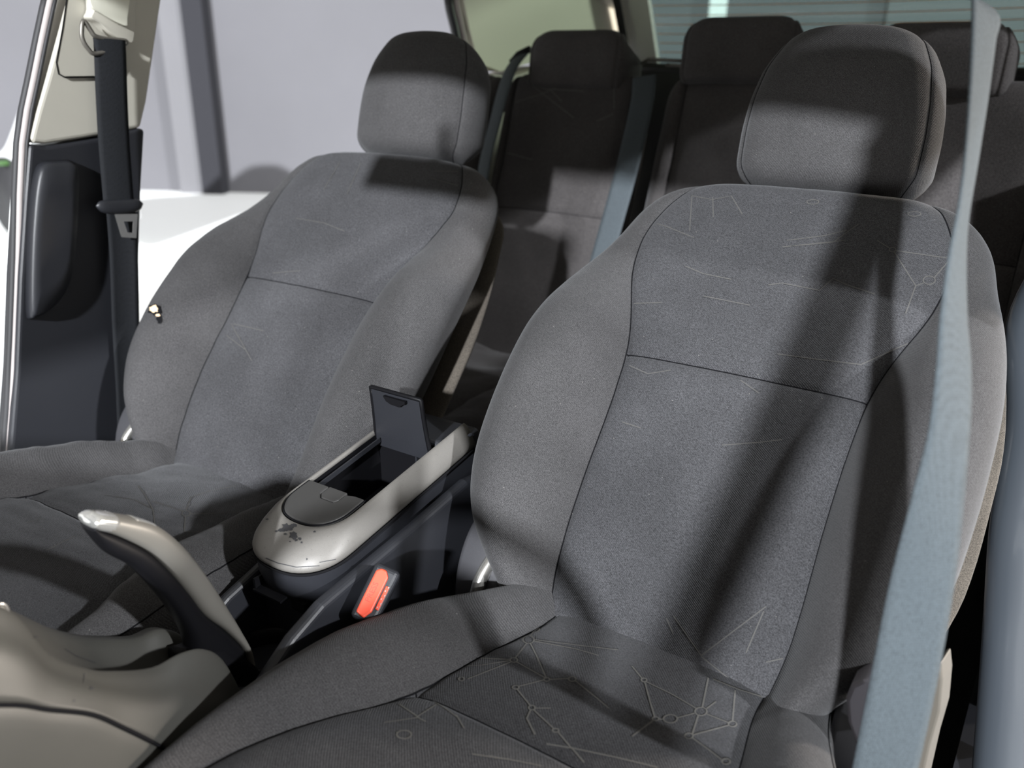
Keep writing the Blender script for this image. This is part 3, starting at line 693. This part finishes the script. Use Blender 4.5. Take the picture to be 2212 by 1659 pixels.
# ---------------------------------------------------------------- handbrake
hb = thing('handbrake', 'raised curved handbrake lever with silver top and black underside', 'handbrake', (.005, .43, .40))
Tp = [(199, 1118), (214, 1108), (262, 1114), (330, 1130), (385, 1170), (430, 1223), (475, 1290), (512, 1352), (536, 1400), (545, 1440)]
Dp = [(196, 1138), (212, 1146), (250, 1158), (315, 1192), (365, 1238), (405, 1285), (440, 1330), (486, 1365), (526, 1410), (535, 1460)]
Bp = [(194, 1144), (208, 1167), (236, 1198), (285, 1225), (335, 1275), (375, 1325), (402, 1372), (412, 1412), (425, 1440), (440, 1480)]
def yz(px, x=.008): return Vector(W(px, 'x', x))
def hb_loft(A, B, hwid, rnd=2.6, x0=.004, flat=None):
    P = cr([yz(p) for p in A], 5); Q = cr([yz(p) for p in B], 5); rings = []
    for i, (a, b) in enumerate(zip(P, Q)):
        c = (a + b) / 2; h = (a - b) / 2; hl = h.length; r = []
        w_ = hwid(i / (len(P) - 1))
        for k in range(20):
            t = 2 * math.pi * k / 20; cx_, sx_ = math.cos(t), math.sin(t)
            r.append(Vector((x0, c.y, c.z)) + Vector((w_ * math.copysign(abs(cx_) ** (2 / rnd), cx_), 0, 0)) + Vector((0, h.y, h.z)) * math.copysign(abs(sx_) ** (2 / rnd), sx_))
        rings.append(r)
    return loft(rings)
obj('silver_grip_top', hb_loft(Tp, Dp, lambda t: .0125 + .002 * math.sin(t * 3)), SILV2, hb)
obj('black_grip', hb_loft([(p[0] + 1, p[1] - 3) for p in Dp], Bp, lambda t: .0115 + .006 * t), PLB, hb)
o = obj('grip_end_cap', hb_loft([(196, 1116), (210, 1107), (248, 1110)], [(194, 1138), (208, 1146), (240, 1152)], lambda t: .0136), CLEAR, hb); o['label'] = 'bright silver end cap'
obj('release_button', hb_loft([(290, 1117), (312, 1123), (334, 1131)], [(288, 1128), (310, 1134), (330, 1141)], lambda t: .008), CLEAR, hb)
obj('lever_base', hb_loft([(398, 1405), (470, 1385), (540, 1430)], [(395, 1450), (470, 1480), (545, 1480)], lambda t: .02), PLB, hb)

# ---------------------------------------------------------------- seat belt buckle between near seat and console
bk = thing('seat_belt_buckle', 'seat belt buckle with a bright red release button beside the near seat', 'buckle', (.105, .56, .40))
ax_u = Vector(W((826, 1252), 'x', .108)) - Vector(W((795, 1315), 'x', .108)); Lb = ax_u.length; ax_u.normalize()
cen = (Vector(W((818, 1242), 'x', .108)) + Vector(W((800, 1322), 'x', .108))) / 2
nrm = Vector((.55, -.65, .55)); nrm = (nrm - ax_u * nrm.dot(ax_u)).normalized(); sd_ = ax_u.cross(nrm).normalized()
if sd_.x < 0: sd_ = -sd_
def bkp(a, b, c): return cen + ax_u * a + sd_ * b + nrm * c
def bkbox(a0, a1, b0, b1, c0, c1):
    V = [bkp(a, b, c) for a in (a0, a1) for b in (b0, b1) for c in (c0, c1)]
    return V, [(0, 1, 3, 2), (4, 6, 7, 5), (0, 4, 5, 1), (2, 3, 7, 6), (0, 2, 6, 4), (1, 5, 7, 3)]
bevel(obj('buckle_housing', bkbox(-.031, .031, -.013, .016, -.06, 0), PLD, bk, smooth=False), .006, 4)
bevel(obj('red_button', extr([bkp(a, b, -.004) for a, b in ((-.024, -.009), (-.027, .001), (-.018, .006), (.020, .006), (.026, .001), (.026, -.005), (.022, -.009))], nrm * .006), RED, bk, smooth=False), .0018, 3)
bevel(obj('release_slot', bkbox(-.014, .012, .0075, .0115, -.003, .0015), RED, bk, smooth=False), .0008, 2)
dots = [bkbox(-.012 + .0045 * i, -.0105 + .0045 * i, .0085 + (.0017 if i % 2 else 0), .0095 + (.0017 if i % 2 else 0), .0014, .0019) for i in range(6)]
obj('button_dots', join(*dots)[:2], SEALL, bk, smooth=False)
tcu = bpy.data.curves.new('press_text', 'FONT'); tcu.body = 'PRESS'; tcu.size = .0085; tcu.extrude = .0002; tcu.align_x = 'CENTER'; tcu.align_y = 'CENTER'
tmp = bpy.data.objects.new('tmp_text', tcu); C.objects.link(tmp); dg = bpy.context.evaluated_depsgraph_get(); dg.update()
tme = bpy.data.meshes.new_from_object(tmp.evaluated_get(dg)); bpy.data.objects.remove(tmp)
tv = [bkp(.001 - 0 + v.co.x, -.0035 - v.co.y * -1, .0021 + v.co.z) if False else bkp(v.co.x, -.003 - v.co.y, .0021 + v.co.z) for v in tme.vertices]
obj('press_lettering', (tv, [tuple(p.vertices) for p in tme.polygons]), plain('dark_red', (.50, .04, .02), .5), bk, smooth=False)

# ---------------------------------------------------------------- far pillar with its belt
XP = -.68
pil = thing('door_pillar', 'door pillar on the far left, light beige above and black below, with rubber edge strips', 'pillar', (XP, .80, .10))
def PX(pts, x=XP): return [Vector(W(p, 'x', x)) for p in pts]
up = [(168, -60), (150, 0), (128, 80), (104, 165), (82, 240), (66, 303), (76, 309), (100, 311), (215, 293), (268, 283), (305, 276), (318, 220), (334, 110), (350, 0), (362, -90)]
bevel(obj('upper_garnish', extr(PX(up), (-.035, 0, 0)), BEI, pil, smooth=False), .006, 3)
lo = [(64, 311), (100, 316), (215, 298), (272, 283), (300, 277), (314, 279), (306, 420), (302, 560), (300, 700), (280, 1000), (270, 1250), (-20, 1300), (8, 1100), (20, 1005), (36, 800), (44, 600), (54, 440)]
bevel(obj('lower_garnish', extr(PX(lo), (-.045, 0, 0)), PLD, pil, smooth=False), .006, 3)
padp = cr(PX([(88, 350), (120, 346), (157, 352), (160, 420), (155, 520), (147, 590), (128, 640), (98, 672), (68, 688), (56, 676), (56, 560), (62, 450), (72, 375)], XP + .001), 4, True)
ctr = sum(padp, Vector()) / len(padp)
o = obj('pillar_pad', loft([[ctr + (p - ctr) * k + Vector((dx, 0, 0)) for p in padp] for k, dx in ((1, 0), (.97, .012), (.92, .018), (.6, .019), (.2, .018))]), PLD, pil)
rec = PX([(148, -40), (134, 60), (121, 135), (126, 160), (140, 166), (212, 165), (216, 150), (262, 160), (285, 60), (300, -40)], XP + .0005)
bevel(obj('belt_recess_panel', extr(rec, (.003, 0, 0)), BEI, pil, smooth=False), .002)
obj('recess_gap', tube(PX([(150, -40), (136, 60), (122, 135), (127, 160), (140, 167), (210, 166)], XP + .003), .0012, 6), SEAM, pil)
adj = cr(PX([(190, -40), (186, 20), (180, 38), (200, 52), (225, 75), (262, 92), (272, 80), (274, 20), (276, -40)], XP + .006), 4, True)
bevel(obj('height_adjuster', extr(adj, (.022, 0, 0)), BEI, pil, smooth=True), .006)
adj2 = cr(PX([(193, -40), (190, 8), (215, 30), (265, 56), (270, 40), (270, -40)], XP + .029), 4, True)
bevel(obj('adjuster_button', extr(adj2, (.007, 0, 0)), BEI2, pil), .003)
# rubber and light strips down the door opening edge
st1 = [(118, -40), (104, 20), (88, 95), (72, 175), (58, 240), (48, 310), (43, 420), (40, 560), (34, 720), (26, 880), (16, 1010), (8, 1150)]
obj('rubber_seal', tube(PX([(a - 9, b) for a, b in st1], XP - .02), .007, 8), RUB, pil)
obj('light_edge_trim', tube(PX([(a + 1, b) for a, b in st1], XP - .012), .0050, 8), SEALL, pil)
obj('rubber_lip', tube(PX([(a + 11, b) for a, b in st1], XP - .006), .0028, 8), RUB, pil)
#o = obj('white_door_edge', tube(PX([(a - 26, b) for a, b in st1], XP - .05), .012, 8), WHT, pil)

obj('outer_body_skin', extr(PX([(a + 2, b) for a, b in up[:6]] + [(20, 1005), (-20, 1300), (240, 1250), (285, 700), (292, 290), (336, 0), (348, -90)], XP - .05), (-.05, 0, 0)), WHT, pil, smooth=False)
XB = XP + .03
fbelt = thing('seat_belt', 'black seat belt hanging down the beige pillar at the far left with its steel tongue', 'seat belt', (XB, .84, .95), 'front seat belts')
Pb = PX([(236, 84), (238, 110), (241, 200), (246, 300), (252, 380), (257, 440)], XB); yd = Vector((0, 1, .0))
obj('webbing', strap(Pb, [Vector((.25, 1, -.1))] * 6, .047, curl=.002), BLKWEB, fbelt)
Pb2 = PX([(262, 448), (268, 560), (272, 700), (278, 850), (280, 960)], XB - .004)
obj('webbing', strap(Pb2, [Vector((.3, 1, 0))] * 5, [.046, .044, .043, .04, .038], curl=-.003), BLKWEB, fbelt)
dr = cr(PX([(180, 45), (177, 80), (190, 105), (208, 116), (262, 100), (270, 88), (232, 84), (206, 78), (196, 66)], XB - .003), 5, True)
obj('belt_guide_loop', tube(dr, .0035, 8, closed=True), plain('dull_metal', (.18, .17, .15), .4, metal=.6), fbelt)
tn = Vector(W((260, 447), 'x', XB + .004)); tr = (Vector(W((305, 441), 'x', XB + .004)) - Vector(W((212, 446), 'x', XB + .004))); tl_ = tr.length; tr.normalize()
rg = []
for i in range(15):
    u = i / 14 * 2 - 1; h = .0105 * math.sqrt(max(.02, 1 - abs(u) ** 5)) * (1.15 - .12 * abs(u)); wdd = .007 * math.sqrt(max(.05, 1 - abs(u) ** 4))
    c = tn + tr * (u * tl_ * .54) + Vector((0, 0, .003 * u * u))
    rg.append([c + Vector((wdd * math.cos(t), 0, h * math.sin(t))) for t in [2 * math.pi * k / 14 for k in range(14)]])
tg = obj('tongue_grip', loft(rg), PLD, fbelt)
def ring_plate(outer, inner, off):
    n = len(outer); V = [Vector(p) for p in outer] + [Vector(p) for p in inner]; V += [v + Vector(off) for v in V]
    Fc = []
    for k in range(n):
        j = (k + 1) % n
        Fc += [(k, j, n + j, n + k), (2 * n + k, 3 * n + k, 3 * n + j, 2 * n + j), (k, 2 * n + k, 2 * n + j, j), (n + k, n + j, 3 * n + j, 3 * n + k)]
    return V, Fc
obj('steel_tongue', ring_plate(PX([(247, 462), (262, 512), (293, 514), (296, 462)], XB + .004), PX([(266, 478), (274, 502), (286, 503), (287, 478)], XB + .004), (.002, 0, 0)), CHR, fbelt, smooth=False)

# ---------------------------------------------------------------- near belt, twisted, hanging in front of the near seat's bolster
nb = thing('seat_belt', 'pale grey blue seat belt hanging twisted in front of the near seat', 'seat belt', (.60, .62, .30), 'front seat belts')
bp = [((2131, -60), .80, 64, .047), ((2127, 30), .77, 66, .047), ((2117, 160), .74, 72, .047), ((2102, 300), .71, 78, .047), ((2084, 440), .68, 82, .047), ((2070, 560), .66, 76, .047), ((2063, 680), .64, 68, .047), ((2062, 800), .62, 58, .047), ((2052, 930), .60, 48, .047), ((2026, 1080), .585, 28, .047), ((1994, 1250), .575, 8, .047), ((1956, 1450), .565, 0, .047), ((1912, 1659), .57, -4, .047), ((1880, 1800), .60, -4, .047)]
P_, D_ = [], []
for px, y, th, ww in bp:
    P_.append(Vector(W(px, 'y', y))); a = math.radians(th)
    D_.append(Vector(CR) * math.cos(a) + Vector((-.1, 1, -.1)).normalized() * math.sin(a))
P_ = [Vector((.655, .93, 1.17))] + P_ + [Vector((.60, .66, .12))]; D_ = [Vector((0, 1, -.3))] + D_ + [D_[-1]]
obj('webbing', strap(P_, D_, .047, th=.0013, n=12, nw=8, curl=.0015), GRYWEB, nb)
obj('belt_guide_loop', tube([(.655, .905, 1.17), (.655, .905, 1.20), (.655, .955, 1.20), (.655, .955, 1.17)], .004, 8, closed=True), CHR, nb)

# ---------------------------------------------------------------- rear bench
rear = thing('rear_bench_seat', 'dark cloth rear bench seat behind the front seats', 'car seat', (0, 1.5, 0))
RB = curve_fn([(1.46, .32), (1.50, .40), (1.565, .54), (1.632, .68), (1.685, .82), (1.722, .935), (1.74, .975)])
def rear_back(cx, hwd, xin, tag_):
    Wf = smooth_tab([(0, hwd - .01), (1, hwd), (4, hwd), (5, hwd - .004), (5.6, hwd - .02), (6, hwd - .04)])
    xf = lambda s: xin
    def pf(s, x, Wd, xv):
        ds = (s - 3) * .155; p = .008 * (1 - (x / xv) ** 2) if abs(x) < xv else 0
        if abs(x) < xv: p -= .004 * math.exp(-(ds / .005) ** 2) + .004 * math.exp(-(ds / .02) ** 2)
        else: p += .012 * math.sin(math.pi * min(1, (abs(x) - xv) / (Wd - xv)))
        return p
    sr = sorted(set([round(v, 4) for v in frange(0, 2.85, 20) + frange(2.85, 3.15, 14) + frange(3.15, 5.5, 26) + frange(5.5, 6, 14)]))
    R = pillow(cx, RB, sr, Wf, xf, pf, -.03, -.09, q=10, e0=.02, e1=.035, wob=.002, seed=cx * 9)
    i3 = min(range(len(sr)), key=lambda i: abs(sr[i] - 3)); D = split(R, lambda i, k: 0)
    kl, kr = NMID - NI, NMID + NI
    sm = join(seam_line(R, kl, 2, len(sr) - 4), seam_line(R, kr, 2, len(sr) - 4), tube([R[i3][k] for k in range(kl, kr + 1)], .0010, 5))
    b = bvh_of(D[0]); ln = [([(1125, 165), (1170, 200), (1240, 255)], O), ([(1110, 222), (1165, 205), (1200, 190)], O), ([(1150, 185), (1180, 192), (1262, 197)], O), ([(1190, 195), (1215, 220)], O), ([(1290, 262), (1325, 246)], O), ([(1326, 190), (1327, 235)], O), ([(1095, 330), (1150, 345)], O)] if cx < 0 else []
    rs = [ribbon(b, l, wd=.002, step=5) for l, c in ln]; rj = join(*rs) if rs else ([], [], [])
    return obj('backrest', join(D[0], (sm[0], sm[1], [1] * len(sm[1])), (rj[0], rj[1], [2] * len(rj[1]))), [FABR, SEAM, LINE2], rear)
rear_back(-.357, .178, .150, 'l')
rear_back(.232, .372, .325, 'r')
bolw = lambda s: .052
Rbo = pillow(-.592, curve_fn([(1.42, .36), (1.49, .54), (1.56, .70), (1.63, .84), (1.70, .935), (1.76, .965)]), frange(0, 5, 40), bolw, lambda s: .02, lambda s, x, a, b: .005, -.03, -.09, q=3, e0=.02, e1=.03)
obj('side_bolster', split(Rbo, lambda i, k: 0)[0], FABR, rear)
RCc = curve_fn([(1.02, .375), (1.12, .395), (1.25, .402), (1.40, .392), (1.52, .388)])
Rq = pillow(0, RCc, frange(0, 4, 50), lambda s: .60, lambda s: .25, lambda s, x, a, b: .012 * math.sin(x * 9) ** 2, -.04, -.14, q=12, e0=.05, e1=.01, wob=.006, seed=5)
obj('seat_cushion', split(Rq, lambda i, k: 0)[0], FABR, rear)
def rear_head(cx, zc):
    cfh = curve_fn([(1.706, zc - .070), (1.714, zc - .02), (1.722, zc + .02), (1.738, zc + .045), (1.775, zc + .058)])
    Wh = smooth_tab([(0, .116), (.5, .122), (2, .123), (3, .116), (4, .10)])
    R = pillow(cx, cfh, frange(0, 4, 36), Wh, lambda s: Wh(s) * .86, lambda s, x, a, b: .004, -.045, -.125, q=14, e0=.02, e1=.03)
    T = obj('head_restraint', split(R, lambda i, k: 0)[0], FABR, rear)
    for s in (-1, 1): obj('post', tube([(cx + s * .06, 1.757, zc - .04), (cx + s * .06, 1.757, zc - .085)], .006, 10), CHR, T)
rear_head(-.352, 1.000)
rear_head(.012, 1.020)
rear_head(.366, 1.004)
mb = thing('rear_seat_belt', 'grey belt lying down the gap between the two rear backrests', 'seat belt', (-.19, 1.6, .6), 'rear seat belts')
mp_ = [((1392, 165), 1.722), ((1388, 215), 1.690), ((1372, 290), 1.664), ((1350, 380), 1.630), ((1325, 470), 1.597), ((1300, 560), 1.560), ((1270, 680), 1.51)]
obj('webbing', strap([Vector(W(p, 'y', y)) for p, y in mp_], [Vector((1, .1, -.02))] * 7, .049, curl=.001), DKWEB, mb)
lb = thing('rear_seat_belt', 'pale grey rear belt running down beside the far front head restraint', 'seat belt', (-.53, 1.68, .9), 'rear seat belts')
lp_ = [((1124, 122), 1.76), ((1104, 150), 1.71), ((1086, 200), 1.66), ((1070, 262), 1.62), ((1052, 330), 1.585), ((1040, 400), 1.55)]
obj('webbing', strap([Vector(W(p, 'y', y)) for p, y in lp_], [Vector((1, -.45, .1))] * 6, .048, curl=.003), DKWEB, lb)
obj('belt_guide', tube([Vector(W(p, 'y', 1.77)) for p in ((1105, 135), (1120, 118), (1145, 106))], .008, 8), PLB, lb)

obj('release_latch', tube([Vector(W(p, 'y', 1.79)) for p in ((1385, 138), (1400, 128), (1440, 130), (1478, 132), (1470, 142), (1440, 140))], .004, 8), SILV2, rear)
# ---------------------------------------------------------------- rear quarter trim, tailgate and rear window
Q = [(1.675, 1.24), (1.735, 1.06), (1.77, .985), (1.86, .965), (2.0, .985), (2.25, .99), (2.53, 1.0), (2.48, 1.24)]
def sidep(x0, x1, P): return extr([Vector((x0, y, z)) for y, z in P], (x1 - x0, 0, 0))
for s in (-1, 1):
    struct(obj('wall_rear_quarter', sidep(s * .64, s * .68, Q), BEI2, smooth=False))
    struct(obj('wall_rear_side', sidep(s * .60, s * .70, [(1.72, .0), (2.45, .0), (2.45, .985), (2.0, .975), (1.86, .955), (1.76, .96), (1.70, .80)]), PLD if s > 0 else BEI, smooth=False))
cp = [(966, -30), (972, 20), (982, 60), (990, 100), (1000, 150)]
struct(obj('trim_6', tube([Vector(W(p, 'x', -.665)) for p in cp], .011, 8), PLD))
struct(obj('trim_7', tube([Vector(W((p[0] + 16, p[1]), 'x', -.655)) for p in cp], .008, 8), SEALL))
def yR(z): return 2.52 - (z - .95) * .55
for s in (-1, 1):
    struct(obj('trim_tailgate_side', extr([Vector((s * x, yR(z), z)) for x, z in ((.50, 1.30), (.50, .96), (.62, .96), (.585, 1.30))] if False else [Vector((s * .52, yR(.96), .96)), Vector((s * .62, yR(.96), .96)), Vector((s * .60, yR(1.26), 1.26)), Vector((s * .515, yR(1.26), 1.26))], (0, .02, 0)), WHT, smooth=False))
    struct(obj('trim_tailgate_seal', tube([(s * .60, yR(z) - .03, z) for z in (.94, 1.05, 1.16, 1.26)], .012, 8), RUB))
struct(obj('trim_tailgate_lower', prism([(-.62, 2.50, 0), (.62, 2.50, 0), (.62, 2.55, 0), (-.62, 2.55, 0)], 'z', .05, .965), PLD, smooth=False))
struct(obj('trim_tailgate_sill', tube([(x, 2.50 - .02 * (1 - (x / .6) ** 2), .975 - .012 * (1 - (x / .6) ** 2)) for x in frange(-.6, .6, 20)], .012, 8), RUB))
win = obj('window_1', loft([[Vector((x, yR(z) + .012 + t + .04 * (1 - (x / .55) ** 2), z)) for x in frange(-.55, .55, 16)] for t, z in ((0, .95), (0, 1.28), (.004, 1.28), (.004, .95))], closed=False, caps=False), TINT); struct(win)
for i in range(9):
    z = .985 + i * .0245
    d_ = tube([(x, yR(z) + .008 + .04 * (1 - (x / .55) ** 2), z + .004 * (x / .5) ** 2) for x in frange(-.51, .51, 24)], .0012, 5)
    obj('heating_wire', d_, ORNG, win)

# ---------------------------------------------------------------- far rear door opening edge, near pillar trim, near rear door
nt_ = [((2168, 560), 1.13), ((2172, 700), 1.12), ((2170, 900), 1.11), ((2150, 1040), 1.10), ((2134, 1150), 1.09), ((2124, 1300), 1.08), ((2112, 1480), 1.06), ((2095, 1700), 1.04)]
rows = []
for px, y in nt_:
    p = Vector(W(px, 'y', y)); k = 0 if px[1] > 640 else .03
    rows.append([p + Vector((.06 + k, .10, 0)), p + Vector((.012 + k, .05, 0)), p + Vector((k, .01, 0)), p + Vector((.008 + k, -.012, 0)), p + Vector((.03 + k, -.02, 0)), p + Vector((.09 + k, -.015, 0))])
G2 = smoothgrid(rows, 5, 4)
nd = thing('door_pillar', 'blurred glossy dark grey door pillar trim at the right edge of the view', 'pillar', (.64, 1.08, .1))
GLOS = plain('satin_grey_plastic', (.040, .047, .056), .28, coat=.3)
o = obj('lower_garnish', loft(G2, closed=False, caps=False), GLOS, nd); md = o.modifiers.new('t', 'SOLIDIFY'); md.thickness = .004; md.offset = -1
obj('upper_garnish', extr([Vector((.68, y, z)) for y, z in ((.98, .80), (1.25, .80), (1.12, 1.26), (.92, 1.26))], (.04, 0, 0)), BEI, nd, smooth=False)
struct(obj('door_1', prism([(.655, 1.24, 0), (.655, 1.72, 0), (.70, 1.72, 0), (.70, 1.24, 0)], 'z', .08, .86), PLD, smooth=False))
sg = [(2032, 1432), (2036, 1470), (2030, 1540), (2010, 1610), (1990, 1700), (1905, 1720), (1925, 1640), (1980, 1560), (2015, 1480), (2022, 1436)]
side_tr = obj('side_guard', extr([Vector(W(p, 'y', .74)) for p in sg], (.004, .03, 0)), plain('tan_edge', (.07, .062, .05), .6), near_seat, smooth=False); bevel(side_tr, .002, 2); side_tr['label'] = 'thin pale beige side edge'
bx = [Vector(W(p, 'y', .685)) for p in [(1838, 1480), (1862, 1468), (1905, 1476), (1900, 1540), (1880, 1620), (1850, 1612), (1830, 1560), (1826, 1510)]]
o = obj('seat_back_hook', extr(bx, (0, .03, 0)), plain('grey_lilac_plastic', (.16, .155, .18), .45), near_seat, smooth=False); bevel(o, .004, 3)

# ---------------------------------------------------------------- off-frame cabin pieces that shade the seats
dash = thing('dashboard', 'dark dashboard in front of the two front seats', 'dashboard', (0, -.45, .1))
bevel(obj('dash_top', sidep(-.66, .66, [(-.95, .84), (-.45, .86), (-.28, .80), (-.24, .68), (-.30, .50), (-.45, .35), (-.95, .30)]), PLD, dash, smooth=False), .03, 4)
bevel(obj('centre_stack', sidep(-.12, .12, [(-.30, .70), (-.05, .66), (.05, .55), (.05, .05), (-.30, .05)]), PLD, dash, smooth=False), .02, 3)
sw = thing('steering_wheel', 'black steering wheel in front of the near seat', 'steering wheel', (.36, -.16, .70))
axw = Vector((0, -.88, -.47)); uw = Vector((0, -.47, .88)); cw = Vector((.36, -.12, .72))
obj('rim', tube([cw + Vector((math.cos(a), 0, 0)) * .185 + uw * math.sin(a) * .185 for a in [2 * math.pi * k / 48 for k in range(48)]], .015, 12, closed=True), PLB, sw)
obj('hub', loft([[cw + axw * -d + Vector((math.cos(a) * r, 0, 0)) + uw * math.sin(a) * r * .8 for a in [2 * math.pi * k / 24 for k in range(24)]] for d, r in ((-.08, .03), (-.04, .06), (0, .075), (.02, .06))]), PLB, sw)
for a in (0, math.pi, -math.pi / 2): obj('spoke', tube([cw, cw + Vector((math.cos(a), 0, 0)) * .18 + uw * math.sin(a) * .18], .014, 8), PLB, sw)
mir = thing('rear_view_mirror', 'black inside mirror near the front edge of the roof', 'mirror', (0, .28, 1.16))
bevel(obj('mirror_shell', box((0, .28, 1.16), (.24, .03, .07)), PLB, mir, smooth=False), .01); obj('stem', tube([(0, .28, 1.17), (0, .30, 1.25)], .008, 8), PLB, mir)

# ---------------------------------------------------------------- white car body seen past the far pillar
wc = thing('parked_white_car', 'white rounded car body beyond the far left pillar', 'car', (-7.6, 3.4, -.3))
cpts = [(-40, 420), (-20, 345), (4, 318), (20, 280), (34, 240), (50, 200), (66, 172), (90, 155), (120, 150), (150, 175), (168, 230), (172, 330)]
A = [Vector(W(p, 'y', 3.3)) for p in cpts]
base = [Vector((A[0].x - .5, 3.3, -.15)), Vector((A[-1].x + .2, 3.3, -.15))]
pr = [base[0]] + cr(A, 4) + [base[1]]
bevel(obj('body', extr(pr, (-.35, .5, 0)), WHT, wc), .05, 3)
for dx in (.35, 1.0): obj('wheel', loft([[Vector((A[-1].x - dx + .3 * math.cos(a), 3.28 + t, .0 + .3 * math.sin(a))) for a in [2 * math.pi * k / 30 for k in range(30)]] for t in (0, .2)]), RUB, wc)
mk_ = Vector(W((7, 352), 'y', 3.25)); obj('side_marker', box(mk_, (.04, .06, .03)), plain('green_marker', (.05, .12, .03), .4), wc, smooth=False)
